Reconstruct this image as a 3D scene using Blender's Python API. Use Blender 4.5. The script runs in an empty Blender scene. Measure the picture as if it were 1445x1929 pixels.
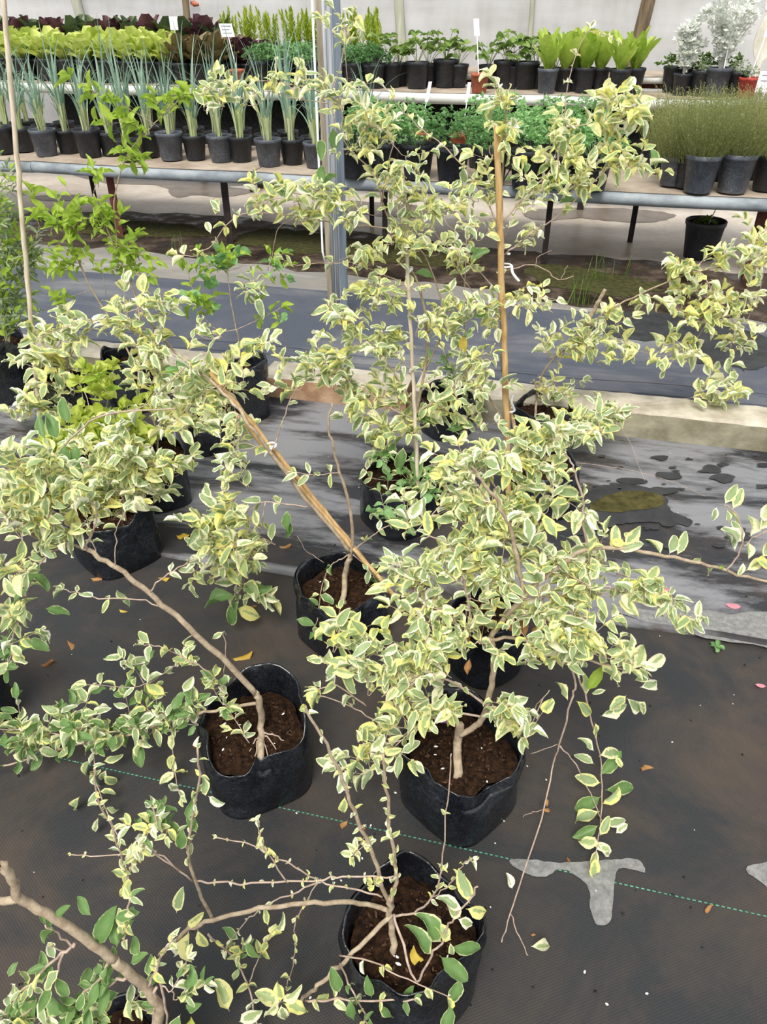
import bpy, math, random
import numpy as np
from mathutils import Vector, Matrix, noise as mnoise

# ------------------------------------------------------------------ camera, world, light, exposure
S = bpy.context.scene
COL = S.collection
FPX, CX, CY, PITCH, CAMH = 1448.0, 722.5, 964.5, math.radians(34.0), 1.65
cam_d = bpy.data.cameras.new('camera'); cam = bpy.data.objects.new('camera', cam_d); COL.objects.link(cam)
cam.location = (0, 0, CAMH); cam.rotation_euler = (math.pi/2-PITCH, 0, 0)
cam_d.sensor_fit = 'VERTICAL'; cam_d.sensor_height = 36.0; cam_d.sensor_width = 36.0
cam_d.lens = FPX/1929.0*36.0; cam_d.clip_start = 0.02; cam_d.clip_end = 200
S.camera = cam
W = bpy.data.worlds.new('overcast'); S.world = W; W.use_nodes = True
bg = W.node_tree.nodes['Background']; bg.inputs[0].default_value = (0.93, 0.96, 1.0, 1); bg.inputs[1].default_value = 0.9
sun_d = bpy.data.lights.new('hazy_sun', 'SUN'); sun_d.energy = 4.2; sun_d.angle = math.radians(28); sun_d.color = (1.0, 0.96, 0.88)
sun = bpy.data.objects.new('hazy_sun', sun_d); COL.objects.link(sun)
sun.rotation_euler = (math.radians(34), math.radians(-10), 0)      # hazy light from high up, over the photographer's shoulder
S.view_settings.view_transform = 'Standard'; S.view_settings.look = 'None'; S.view_settings.gamma = 1.0
S.view_settings.use_curve_mapping = False
S.view_settings.exposure = 0.1

# ------------------------------------------------------------------ projection helpers
SP, CP = math.sin(PITCH), math.cos(PITCH)
RIGHT = Vector((1, 0, 0)); UP = Vector((0, SP, CP)); FWD = Vector((0, CP, -SP))
CAM = Vector((0, 0, CAMH))
def ray(px, py): return RIGHT*((px-CX)/FPX) - UP*((py-CY)/FPX) + FWD
def at(px, py, Y): d = ray(px, py); return CAM + d*(Y/d.y)
def gnd(px, py, z=0.0): d = ray(px, py); return CAM + d*((z-CAMH)/d.z)
def depth(p): return (Vector(p)-CAM).dot(FWD)
AB = math.radians(13.7)
UD = Vector((math.cos(AB), -math.sin(AB), 0)); VD = Vector((math.sin(AB), math.cos(AB), 0))
def uv(p): return p.dot(UD), p.dot(VD)
def bw(u, v, z): q = UD*u + VD*v; return Vector((q.x, q.y, z))
def vpx(px, py, z=0.0): return uv(gnd(px, py, z))[1]
def upx(px, py, z=0.0): return uv(gnd(px, py, z))[0]

# ------------------------------------------------------------------ materials
def lin(c):
    return tuple((x/12.92 if x <= 0.04045 else ((x+0.055)/1.055)**2.4) for x in c)
def hexc(h): return lin(tuple(int(h[i:i+2], 16)/255 for i in (0, 2, 4)))
class NT:
    def __init__(s, name):
        s.m = bpy.data.materials.new(name); s.m.use_nodes = True; s.t = s.m.node_tree
        s.b = s.t.nodes['Principled BSDF']
    def n(s, typ, **kw):
        x = s.t.nodes.new(typ)
        for k, v in kw.items(): setattr(x, k, v)
        return x
    def l(s, a, b): s.t.links.new(a, b)
    def noise(s, scale, detail=4, rough=0.6, vec=None, dist=0.0):
        x = s.n('ShaderNodeTexNoise'); x.inputs['Scale'].default_value = scale; x.inputs['Detail'].default_value = detail
        x.inputs['Roughness'].default_value = rough; x.inputs['Distortion'].default_value = dist
        if vec is not None: s.l(vec, x.inputs['Vector'])
        return x.outputs['Fac']
    def ramp(s, fac, stops):
        r = s.n('ShaderNodeValToRGB'); e = r.color_ramp.elements
        while len(e) < len(stops): e.new(0.5)
        for i, (p, c) in enumerate(stops): e[i].position = p; e[i].color = (*c[:3], 1) if len(c) >= 3 else c
        s.l(fac, r.inputs[0]); return r.outputs[0]
    def mix(s, fac, a, b, mode='MIX'):
        x = s.n('ShaderNodeMix', data_type='RGBA', blend_type=mode)
        for sock, v in ((x.inputs[0], fac), (x.inputs[6], a), (x.inputs[7], b)):
            if hasattr(v, 'is_linked'): s.l(v, sock)
            elif isinstance(v, (int, float)): sock.default_value = v
            else: sock.default_value = (*v[:3], 1)
        return x.outputs[2]
    def math(s, op, a, b=0.0):
        x = s.n('ShaderNodeMath', operation=op)
        for sock, v in ((x.inputs[0], a), (x.inputs[1], b)):
            if hasattr(v, 'is_linked'): s.l(v, sock)
            else: sock.default_value = v
        return x.outputs[0]
    def pos(s): return s.n('ShaderNodeNewGeometry').outputs['Position']
    def obj(s): return s.n('ShaderNodeTexCoord').outputs['Object']
    def scaled(s, vec, sc, rot=0):
        x = s.n('ShaderNodeMapping'); x.inputs['Scale'].default_value = sc; x.inputs['Rotation'].default_value = (0, 0, rot)
        s.l(vec, x.inputs['Vector']); return x.outputs[0]
    def bump(s, h, strength=0.3, dist=0.01):
        x = s.n('ShaderNodeBump'); x.inputs['Strength'].default_value = strength; x.inputs['Distance'].default_value = dist
        s.l(h, x.inputs['Height']); s.l(x.outputs[0], s.b.inputs['Normal'])
    def col(s, c):
        if hasattr(c, 'is_linked'): s.l(c, s.b.inputs['Base Color'])
        else: s.b.inputs['Base Color'].default_value = (*c[:3], 1)
    def set(s, rough=0.7, spec=0.5, metal=0.0):
        s.b.inputs['Roughness'].default_value = rough; s.b.inputs['Specular IOR Level'].default_value = spec
        s.b.inputs['Metallic'].default_value = metal
M = {}
def simple(name, c1, c2, scale, rough=0.7, spec=0.4, metal=0, bump=0.2, bscale=None, bdist=0.004, lo=.35, hi=.65, objc=False, stretch=None):
    t = NT(name); v = t.obj() if objc else t.pos()
    if stretch: v = t.scaled(v, stretch)
    f = t.noise(scale, 5, .6, v)
    t.col(t.ramp(f, [(lo, hexc(c1)), (hi, hexc(c2))])); t.set(rough, spec, metal)
    if bump: t.bump(t.noise(bscale or scale*4, 4, .6, v), bump, bdist)
    M[name] = t.m; return t.m

def leafmat(name, c1, c2, trans=0.45, rough=0.45, scale=30, edge=None):
    """plain leaf: two greens by noise and by object; light passes through"""
    t = NT(name); oi = t.n('ShaderNodeObjectInfo').outputs['Random']
    f = t.math('ADD', t.math('MULTIPLY', t.noise(scale, 3, .6, t.pos()), .7), t.math('MULTIPLY', oi, .45))
    c = t.ramp(f, [(.3, hexc(c1)), (.75, hexc(c2))])
    finish_leaf(t, c, trans, rough); M[name] = t.m
def finish_leaf(t, c, trans, rough):
    t.l(c, t.b.inputs['Base Color']); t.set(rough, .35)
    tr = t.n('ShaderNodeBsdfTranslucent'); t.l(c, tr.inputs['Color'])
    mx = t.n('ShaderNodeMixShader'); mx.inputs[0].default_value = trans
    t.l(t.b.outputs[0], mx.inputs[1]); t.l(tr.outputs[0], mx.inputs[2])
    t.l(mx.outputs[0], t.t.nodes['Material Output'].inputs['Surface'])
def variegated(name, green1, green2, cream1, cream2, thr):
    t = NT(name); oi = t.n('ShaderNodeObjectInfo').outputs['Random']
    ra = t.n('ShaderNodeAttribute'); ra.attribute_name = 'rnd'; oi = t.math('FRACT', t.math('ADD', oi, ra.outputs['Fac']))
    at_ = t.n('ShaderNodeAttribute'); at_.attribute_name = 'edge'; e = at_.outputs['Fac']
    p = t.pos()
    nz = t.noise(95, 3, .6, p); big = t.noise(17, 2, .5, p)
    f = t.math('ADD', e, t.math('MULTIPLY', t.math('SUBTRACT', nz, .5), .85))
    f = t.math('ADD', f, t.math('MULTIPLY', t.math('SUBTRACT', oi, .5), .25))
    f = t.math('ADD', f, t.math('MULTIPLY', t.math('SUBTRACT', big, .5), .6))
    mr = t.n('ShaderNodeMapRange'); mr.inputs[1].default_value = thr-.05; mr.inputs[2].default_value = thr+.07
    t.l(f, mr.inputs[0])
    g = t.mix(t.noise(60, 3, .6, p), hexc(green1), hexc(green2))
    cr = t.mix(t.math('FRACT', t.math('MULTIPLY', oi, 7.3)), hexc(cream1), hexc(cream2))
    finish_leaf(t, t.mix(mr.outputs[0], g, cr), .42, .42); M[name] = t.m

variegated('leaf_variegated', '88a369', 'b5c598', 'f3ef90', 'fffdea', .45)
variegated('leaf_cream', '9bb470', 'c5d29a', 'f4ee8a', 'fffdea', .25)
variegated('leaf_greenish', '5d8546', '8bab6c', 'c5d38c', 'e8ebb8', .88)
leafmat('leaf_yellowgreen', '86a83a', 'bcd45a', .5)
leafmat('leaf_lime', '8fb13c', 'c9dd6a', .5)
leafmat('leaf_chartreuse', 'a9b93f', 'd3dd74', .5)
leafmat('leaf_lettuce', 'b3c552', 'dfe98a', .45)
leafmat('leaf_red_lettuce', '3f2430', '6e4a4e', .25)
leafmat('leaf_bronze', '5d5335', '80724a', .3)
leafmat('leaf_darkgreen', '3f4f33', '5f7048', .3)
leafmat('leaf_onion', '70937f', '9bb5a0', .35)
leafmat('leaf_onion_base', 'b7c48b', 'd3d9b3', .35)
leafmat('leaf_parsley', '5e8a52', '86b073', .4)
leafmat('leaf_herb', '6d995e', 'a0cb88', .45)
leafmat('leaf_fern', '93ac2e', 'bccb4c', .45)
leafmat('leaf_thyme', '7d8650', 'b3b67c', .45)
leafmat('leaf_strawberry', '5f7d3c', '8da858', .4)
leafmat('leaf_silver', 'd3d8d0', 'f6f8f2', .3, .8)
leafmat('leaf_greygreen', '6f8560', 'a0b088', .4)
leafmat('leaf_grass', '4c6b2c', '6f8f3f', .4)
leafmat('leaf_dead', '8f5f35', 'b98a55', .3)
leafmat('leaf_yellow', 'd0a83a', 'e6cf62', .35)
leafmat('petal_pink', 'cf6f80', 'e39aa5', .3)
simple('bark', '8d7c68', 'b3a38c', 60, .85, .2, bump=.4, bdist=.002)
simple('bark_dark', '6b5a49', '8e7b66', 60, .85, .2, bump=.4, bdist=.002)
simple('twig', '9a8577', 'bda99a', 60, .8, .2, bump=0)
simple('twig_green', '8f9a63', 'b3b585', 60, .8, .2, bump=0)
simple('bamboo', 'a98658', 'cfae7c', 12, .55, .3, bump=.15, stretch=(6, 6, 1))
simple('bamboo_pale', 'b6a791', 'd6cab6', 12, .65, .3, bump=.15, stretch=(6, 6, 1))
simple('tie_white', 'e6e8ea', 'f4f5f7', 20, .5, .4, bump=0)
simple('plastic_white', 'e8eaec', 'f6f7f8', 20, .5, .4, bump=0)
simple('print_grey', '6d7478', '8f969a', 60, .6, .3, bump=0)
simple('terracotta', 'a0563f', 'bd7157', 25, .75, .3, bump=.1)
simple('red_plastic', '9a2f2b', 'bb4a40', 25, .5, .4, bump=.05)
simple('blue_plastic', '3f76ae', '5a92c8', 25, .5, .4, bump=.05)
simple('purple_plastic', '6c2f7d', '8d4a9c', 25, .5, .4, bump=0)
simple('steel', 'a9aeb4', 'd3d6da', 3, .45, .5, .1, bump=.1, stretch=(8, 8, .6))
simple('steel_dark', '56606c', '77828f', 3, .5, .5, .1, bump=.1, stretch=(8, 8, .6))
simple('steel_rusty', '7a6d5c', 'a39a89', 4, .7, .3, .1, bump=.2, stretch=(8, 8, .6))
simple('rust', '4b2a24', '6b3b31', 14, .8, .3, bump=.3)
simple('iron_black', '1d1817', '332a27', 14, .7, .3, bump=.2)
simple('timber', '5d5040', '8a7b64', 3, .85, .2, bump=.4, stretch=(8, 8, .8))
simple('timber_pale', '9a9c8c', 'b9bbab', 3, .85, .2, bump=.4, stretch=(8, 8, .8))
simple('slab_top', '8f8070', 'b3a596', 3.5, .8, .3, bump=.25, bscale=40)
simple('slab_nose', '70787f', '9fa6ab', 4, .6, .4, bump=.25, bscale=30, stretch=(1, 1, 2))
simple('slab_white', 'b5b5b0', 'dcdcd8', 3, .6, .4, bump=.2, bscale=30)
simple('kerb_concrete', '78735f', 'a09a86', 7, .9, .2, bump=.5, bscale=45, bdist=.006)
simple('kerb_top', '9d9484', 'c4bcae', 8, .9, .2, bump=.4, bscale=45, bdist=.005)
simple('kerb_red', '8c6a50', 'b79a80', 9, .9, .2, bump=.5, bscale=45, bdist=.006)
simple('moss', '2f301c', '4c4a27', 30, .9, .2, bump=.6, bscale=120, bdist=.004)
simple('moss_pale', '35331c', '565030', 22, .95, .1, bump=.5, bscale=120, bdist=.003)
simple('soil', '170f0b', '382619', 90, .95, .1, bump=.8, bscale=160, bdist=.006)
simple('soil_chip', '2c1e15', '5c4332', 40, .9, .2, bump=0)
simple('perlite', 'd8d6cf', 'f2f1ec', 40, .9, .2, bump=0)

def bagmat():
    t = NT('black_plastic'); p = t.pos()
    d = t.noise(14, 6, .7, p); d2 = t.noise(160, 3, .7, p)
    f = t.math('MULTIPLY', t.math('ADD', d, d2), .5)
    t.col(t.ramp(f, [(.44, hexc('0f1116')), (.6, hexc('23272e')), (.74, hexc('55565a'))])); t.set(.36, .7)
    t.l(t.ramp(d, [(.35, (.16,)*3), (.7, (.4,)*3)]), t.b.inputs['Roughness'])
    t.bump(t.math('ADD', t.noise(13, 3, .45, p, 2.5), t.math('MULTIPLY', t.noise(6, 2, .5, p, 1.0), 2.0)), .3, .02); M['black_plastic'] = t.m
bagmat()
def potmat(name, c1, c2, c3):
    t = NT(name); p = t.obj()
    d = t.noise(9, 6, .7, t.pos()); d2 = t.noise(70, 3, .6, t.scaled(t.pos(), (3, 3, 1)))
    f = t.math('MULTIPLY', t.math('ADD', d, d2), .5)
    t.col(t.ramp(f, [(.40, hexc(c1)), (.55, hexc(c2)), (.7, hexc(c3))])); t.set(.5, .5); M[name] = t.m
potmat('pot_black', '17191d', '292d34', '575c64')
potmat('pot_grey', '383d45', '565c66', '868b92')

def matmat(name, base, dust, worn, rib=620, dust_lo=.45, dust_hi=.7, worn_lo=.62, worn_hi=.7, rough=.55, wsc=1.6):
    """woven weed mat: fine weave relief, brown dust and worn silvery areas"""
    t = NT(name); p = t.scaled(t.pos(), (1, 1, 1), AB)
    sx = t.n('ShaderNodeSeparateXYZ'); t.l(p, sx.inputs[0])
    wx = t.math('SINE', t.math('MULTIPLY', sx.outputs[0], rib)); wy = t.math('SINE', t.math('MULTIPLY', sx.outputs[1], rib*1.6))
    weave = t.math('MULTIPLY', wx, wy)
    fine = t.noise(240, 2, .5, p)
    c0 = t.mix(fine, tuple(x*.72 for x in hexc(base)), tuple(x*1.3 for x in hexc(base)))
    d = t.noise(2.2, 8, .68, p, .6); dr = t.ramp(d, [(dust_lo, (0,)*3), (dust_hi, (1,)*3)])
    c1 = t.mix(dr, c0, hexc(dust))
    ps = t.scaled(p, (.45, 1.5, 1)); w = t.noise(wsc, 10, .68, ps, .4); wr = t.ramp(w, [(worn_lo, (0,)*3), (worn_hi, (1,)*3)])
    c2 = t.mix(t.math('MULTIPLY', wr, .85), c1, hexc(worn))
    t.col(c2); t.set(rough, .22)
    t.bump(t.math('ADD', weave, t.math('MULTIPLY', t.noise(25, 4, .6, p), 1.5)), .25, .0015); M[name] = t.m
matmat('mat_black', '303133', '4a413a', '5f5f5f', worn_lo=.76, worn_hi=.84, dust_lo=.42, dust_hi=.68, rough=.7)
matmat('mat_dusty', '43403d', '6b5b50', '9a958e', worn_lo=.7, worn_hi=.8, dust_lo=.36, dust_hi=.6)
matmat('mat_silver', '2f3034', '4b423b', '86868a', worn_lo=.47, worn_hi=.55, rough=.6, wsc=1.5)
matmat('mat_blue', '4b505b', '5e5f66', '8b8a88', worn_lo=.52, worn_hi=.75, rough=.55, wsc=1.2)
matmat('mat_pale', '7d7b77', '8d867c', 'a5a29c', worn_lo=.5, worn_hi=.7, rough=.7, wsc=1.5)
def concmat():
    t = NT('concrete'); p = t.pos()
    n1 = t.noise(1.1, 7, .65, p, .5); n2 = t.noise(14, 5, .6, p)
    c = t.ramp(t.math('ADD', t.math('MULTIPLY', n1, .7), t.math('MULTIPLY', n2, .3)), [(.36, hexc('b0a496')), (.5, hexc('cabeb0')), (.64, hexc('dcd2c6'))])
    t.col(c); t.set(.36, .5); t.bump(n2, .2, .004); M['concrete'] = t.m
    t = NT('concrete_wet'); p = t.pos(); n2 = t.noise(7, 5, .6, p)
    t.col(t.ramp(n2, [(.35, hexc('6a6057')), (.65, hexc('82776b'))])); t.set(.35, .3); M['concrete_wet'] = t.m
    t = NT('mud_wet'); p = t.pos(); n2 = t.noise(5, 7, .65, p)
    t.col(t.ramp(n2, [(.38, hexc('211a14')), (.5, hexc('382c22')), (.68, hexc('5e5145'))]))
    t.l(t.ramp(n2, [(.4, (.25,)*3), (.6, (.8,)*3)]), t.b.inputs['Roughness']); t.bump(n2, .4, .01); M['mud_wet'] = t.m
    t = NT('worn_concrete'); n2 = t.noise(60, 5, .7, t.pos())
    t.col(t.ramp(n2, [(.35, hexc('696968')), (.65, hexc('8a8a88'))])); t.set(.8, .3); M['worn_concrete'] = t.m
    t = NT('mat_wet'); n2 = t.noise(10, 5, .7, t.pos())
    t.col(t.ramp(n2, [(.35, hexc('2c2d2f')), (.65, hexc('3d3e40'))])); t.set(.5, .2); M['mat_wet'] = t.m
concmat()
def clothmat():
    t = NT('shade_cloth'); p = t.pos()
    n = t.noise(1.3, 6, .6, t.scaled(p, (.5, .5, 2.5))); st = t.noise(5, 5, .6, t.scaled(p, (1, 1, .35)))
    f = t.math('ADD', t.math('MULTIPLY', n, .6), t.math('MULTIPLY', st, .4))
    c = t.ramp(f, [(.36, hexc('c3c1bd')), (.5, hexc('d6d5d3')), (.64, hexc('e3e2e1'))])
    sx = t.n('ShaderNodeSeparateXYZ'); t.l(p, sx.inputs[0])
    t.bump(t.math('ADD', t.math('SINE', t.math('MULTIPLY', sx.outputs[2], 16)), t.math('MULTIPLY', n, 8)), .12, .01)
    finish_leaf(t, c, .68, .9); M['shade_cloth'] = t.m
clothmat()

# ------------------------------------------------------------------ object helpers
def tag(o, label=None, cat=None, group=None, kind=None):
    if label: o['label'] = label
    if cat: o['category'] = cat
    if group: o['group'] = group
    if kind: o['kind'] = kind
    return o
def link(name, data, parent=None, loc=None, mat=None):
    o = bpy.data.objects.new(name, data); COL.objects.link(o)
    if parent is not None: o.parent = parent
    if loc is not None: o.location = loc
    return o
def mesh(name, verts, faces, mats, smooth=True, fm=None):
    me = bpy.data.meshes.new(name); me.from_pydata([tuple(v) for v in verts], [], faces)
    for m in (mats if isinstance(mats, (list, tuple)) else [mats]): me.materials.append(M[m])
    if smooth: me.polygons.foreach_set('use_smooth', [True]*len(me.polygons))
    if fm: me.polygons.foreach_set('material_index', fm)
    me.update(); return me
def empty(name, loc=(0, 0, 0)):
    o = bpy.data.objects.new(name, None); COL.objects.link(o); o.location = loc; o.empty_display_size = .05; return o
class MB:
    def __init__(s): s.v = []; s.f = []; s.m = []
    def add(s, v, f, mi=0):
        o = len(s.v); s.v.extend(v); s.f.extend([tuple(i+o for i in q) for q in f]); s.m.extend([mi]*len(f))
    def box8(s, c, mi=0):
        s.add(c, [(0, 3, 2, 1), (4, 5, 6, 7), (0, 1, 5, 4), (1, 2, 6, 5), (2, 3, 7, 6), (3, 0, 4, 7)], mi)
    def tube(s, pts, rad, n=6, cap=True, mi=0):
        pts = [Vector(p) for p in pts]; k = len(pts)
        if k < 2: return
        if not isinstance(rad, (list, tuple)): rad = [rad]*k
        t0 = (pts[1]-pts[0]).normalized(); ref = Vector((0, 0, 1)) if abs(t0.z) < .9 else Vector((1, 0, 0))
        nrm = t0.cross(ref).normalized(); V = []; Fc = []
        for i, p in enumerate(pts):
            t = (pts[min(i+1, k-1)]-pts[max(i-1, 0)])
            t = t.normalized() if t.length > 1e-9 else t0
            nrm = (nrm - t*nrm.dot(t)); nrm = nrm.normalized() if nrm.length > 1e-6 else t.orthogonal().normalized()
            b = t.cross(nrm)
            for j in range(n):
                a = 2*math.pi*j/n; V.append(p + (nrm*math.cos(a)+b*math.sin(a))*rad[i])
        for i in range(k-1):
            for j in range(n):
                Fc.append((i*n+j, i*n+(j+1) % n, (i+1)*n+(j+1) % n, (i+1)*n+j))
        if cap: Fc.append(tuple(range(n-1, -1, -1))); Fc.append(tuple((k-1)*n+j for j in range(n)))
        s.add(V, Fc, mi)
    def build(s, name, mats, parent=None, loc=None, smooth=True):
        return link(name, mesh(name, s.v, s.f, mats, smooth, s.m), parent, loc)
def crom(pts, sub=4):
    pts = [Vector(p) for p in pts]
    if len(pts) < 3: 
        return [pts[0].lerp(pts[-1], i/sub) for i in range(sub+1)]
    out = []
    for i in range(len(pts)-1):
        p0 = pts[max(i-1, 0)]; p1 = pts[i]; p2 = pts[i+1]; p3 = pts[min(i+2, len(pts)-1)]
        for j in range(sub):
            t = j/sub
            out.append(.5*((2*p1)+(p2-p0)*t+(2*p0-5*p1+4*p2-p3)*t*t+(3*p1-p0-3*p2+p3)*t**3))
    out.append(pts[-1]); return out
def strip_box(u0, u1, v0, v1, z0, z1):
    return [bw(u0, v0, z0), bw(u1, v0, z0), bw(u1, v1, z0), bw(u0, v1, z0), bw(u0, v0, z1), bw(u1, v0, z1), bw(u1, v1, z1), bw(u0, v1, z1)]
ORD = ['first', 'second', 'third', 'fourth', 'fifth', 'sixth', 'seventh', 'eighth', 'ninth', 'tenth', 'eleventh', 'twelfth', 'thirteenth', 'fourteenth', 'fifteenth']

# ------------------------------------------------------------------ the ground
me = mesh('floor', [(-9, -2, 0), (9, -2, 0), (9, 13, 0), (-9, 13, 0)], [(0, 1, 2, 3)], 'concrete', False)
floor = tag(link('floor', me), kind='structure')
V_MAT = vpx(960, 1151); V_KF = vpx(1285, 838); V_KB = V_KF + .2; V_M3 = vpx(1150, 592)
def edge_strip(name, v0, v1, z, mat, u0=-6, u1=6, wob=.012, seed=0, hem=0.0):
    """a long sheet with slightly wavy edges and, at the near side, a raised hem"""
    rnd = random.Random(seed); n = 120; m = MB(); V = []; Fc = []
    ph = [rnd.uniform(0, 6.28) for _ in range(6)]
    rows = [(v0, 0.001), (v0, z+hem), (v0+.018, z+hem), (v0+.05, z+.001)] if hem else [(v0, 0.001), (v0, z), (v0+.05, z)]
    rows += [(v0*(1-k/6)+v1*k/6, z) for k in range(1, 7)]
    for i in range(n+1):
        u = u0+(u1-u0)*i/n
        w = wob*(math.sin(u*2.1+ph[0])+.6*math.sin(u*5.3+ph[1])+.3*math.sin(u*13+ph[2]))
        for k, (v, zz) in enumerate(rows):
            ww = w*(1-k/(len(rows)-1)); zz2 = zz
            if hem and k in (1, 2): zz2 = zz + hem*.5*math.sin(u*3.7+ph[3])*math.sin(u*1.3+ph[4])
            V.append(bw(u, v+ww, zz2))
    r = len(rows)
    for i in range(n):
        for k in range(r-1): Fc.append((i*r+k, (i+1)*r+k, (i+1)*r+k+1, i*r+k+1))
    m.add(V, Fc); return tag(m.build(name, mat), kind='structure')
mat_front = edge_strip('weed_mat_front', -1.2, V_MAT+.12, .004, 'mat_black', seed=1)
mat_mid = edge_strip('weed_mat_middle', V_MAT, V_KF+.05, .010, 'mat_silver', seed=2, hem=.010)
mat_back = edge_strip('weed_mat_back', V_KB-.05, V_M3, .006, 'mat_blue', seed=3)

def patch(name, pts, z, mat, parent, seed=0, jit=.012, sub=6, plane=0.0):
    """flat stain with an irregular outline lying on the ground, corner pixels turned into ground points"""
    rnd = random.Random(seed); P = [gnd(x, y, plane) for x, y in pts]; out = []
    n = len(P)
    for i in range(n):
        p0, p1, p2, p3 = P[i-1], P[i], P[(i+1) % n], P[(i+2) % n]
        L = (p2-p1).length
        for j in range(sub):
            t = j/sub
            q = .5*((2*p1)+(p2-p0)*t+(2*p0-5*p1+4*p2-p3)*t*t+(3*p1-p0-3*p2+p3)*t**3)
            k = jit*min(1, L/.15)
            out.append((q.x+rnd.uniform(-k, k), q.y+rnd.uniform(-k, k), z))
    return link(name, mesh(name, out, [tuple(range(len(out)))], mat, False), parent)
mat_far = edge_strip('weed_mat_far', V_M3-.03, V_M3+.75, .003, 'mat_pale', seed=4)
for k_, dv_ in enumerate((.30, .42)):
    fo = MB(); fo.tube([bw(-5+i*.1, V_KB+dv_+.02*math.sin(i*.21+k_)+.01*math.sin(i*.6), .008) for i in range(101)], [.004+.003*math.sin(i*.37+k_*2) for i in range(101)], 6); fo.build('mat_fold', 'mat_blue', mat_back)
# drainage gutter of wet mud in front of the benches
mud = patch('mud_gutter', [(-400, 400), (0, 400), (220, 400), (420, 410), (620, 430), (800, 455), (1000, 478), (1180, 490), (1445, 520), (1900, 560), (1900, 640), (1445, 606), (1250, 600), (1150, 585), (1010, 570), (860, 540), (650, 520), (420, 490), (260, 475), (100, 462), (-400, 450)], .006, 'mud_wet', None, 5, .05)
tag(mud, kind='structure')
for i, pts in enumerate([[(480, 435), (600, 440), (760, 470), (900, 492), (800, 505), (600, 482), (450, 462)], [(1000, 500), (1180, 520), (1250, 548), (1180, 560), (1020, 540)], [(200, 415), (340, 425), (400, 445), (280, 450), (150, 440)]]):
    patch('moss', pts, .009, 'moss', mud, 20+i, .05)
for i, pts in enumerate([[(120, 318), (300, 325), (520, 335), (470, 348), (430, 352), (480, 360), (420, 372), (370, 368), (330, 372), (300, 350), (200, 345)], [(1000, 396), (1150, 392), (1262, 402), (1255, 415), (1180, 420), (1100, 412), (1010, 415)], [(60, 372), (130, 366), (170, 374), (110, 380)], [(640, 380), (760, 385), (860, 400), (780, 410), (660, 400)]]):
    patch('wet_patch', pts, .003, 'concrete_wet', floor, 30+i, .02)
for i, pts in enumerate([[(1190, 590), (1300, 600), (1445, 640), (1445, 690), (1400, 700), (1310, 680), (1300, 650), (1180, 640), (1100, 620)]]):
    patch('wet_patch', pts, .009, 'mat_wet', mat_back, 40+i, .03)
patch('wet_patch', [(1075, 985), (1085, 950), (1130, 922), (1200, 920), (1250, 940), (1262, 968), (1300, 985), (1295, 998), (1262, 990), (1200, 990), (1140, 995)], .0165, 'mat_wet', mat_mid, 60, .008)
patch('moss_patch', [(1110, 965), (1130, 945), (1190, 932), (1240, 938), (1248, 958), (1200, 968), (1150, 972)], .018, 'moss_pale', mat_mid, 50, .008)
_r = random.Random(8)
for i in range(46):
    x = _r.uniform(1080, 1460); y = _r.choice((_r.uniform(862, 930), _r.uniform(985, 1040))); w = _r.choice((5, 7, 9, 12, 18, 30))
    patch('wet_patch', [(x+w*math.cos(k*.785)*_r.uniform(.5, 1.2), y-w*.26*math.sin(k*.785)*_r.uniform(.5, 1.2)) for k in range(8)], .0165+i*1e-5, 'mat_wet', mat_mid, 163+i, .003, 4)
for i, pts in enumerate([[(960, 1622), (1000, 1622), (1080, 1628), (1150, 1622), (1200, 1622), (1215, 1645), (1195, 1642), (1165, 1640), (1155, 1680), (1150, 1735), (1125, 1745), (1112, 1715), (1105, 1670), (1060, 1640), (1020, 1655), (975, 1640)],
                         [(1405, 1640), (1460, 1625), (1500, 1650), (1470, 1700), (1440, 1670)]]):
    patch('worn_patch', pts, .006, 'worn_concrete', mat_front, 70+i, .004)
patch('worn_patch', [(1160, 1145), (1250, 1160), (1445, 1165), (1700, 1190), (1700, 1275), (1445, 1225), (1300, 1200), (1170, 1165)], .0165, 'worn_concrete', mat_mid, 74, .015)
# brown dust lying on the front mat
# green marker thread woven into the mat
th = MB(); A = gnd(-350, 1327); B = gnd(2300, 1921); L = (B-A).length; n = int(L/.012)
for i in range(n):
    p = A.lerp(B, i/n); d = (B-A).normalized()*.0035; w = Vector((-d.y, d.x, 0))*.45
    th.add([(p-d-w)+Vector((0, 0, .0055)), (p+d-w)+Vector((0, 0, .0055)), (p+d+w)+Vector((0, 0, .0055)), (p-d+w)+Vector((0, 0, .0055))], [(0, 1, 2, 3)])
simple('thread_green', '3f7d63', '5b9a80', 30, .6, .3, bump=0)
tag(th.build('marker_thread', 'thread_green', mat_front), kind='stuff')

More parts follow.
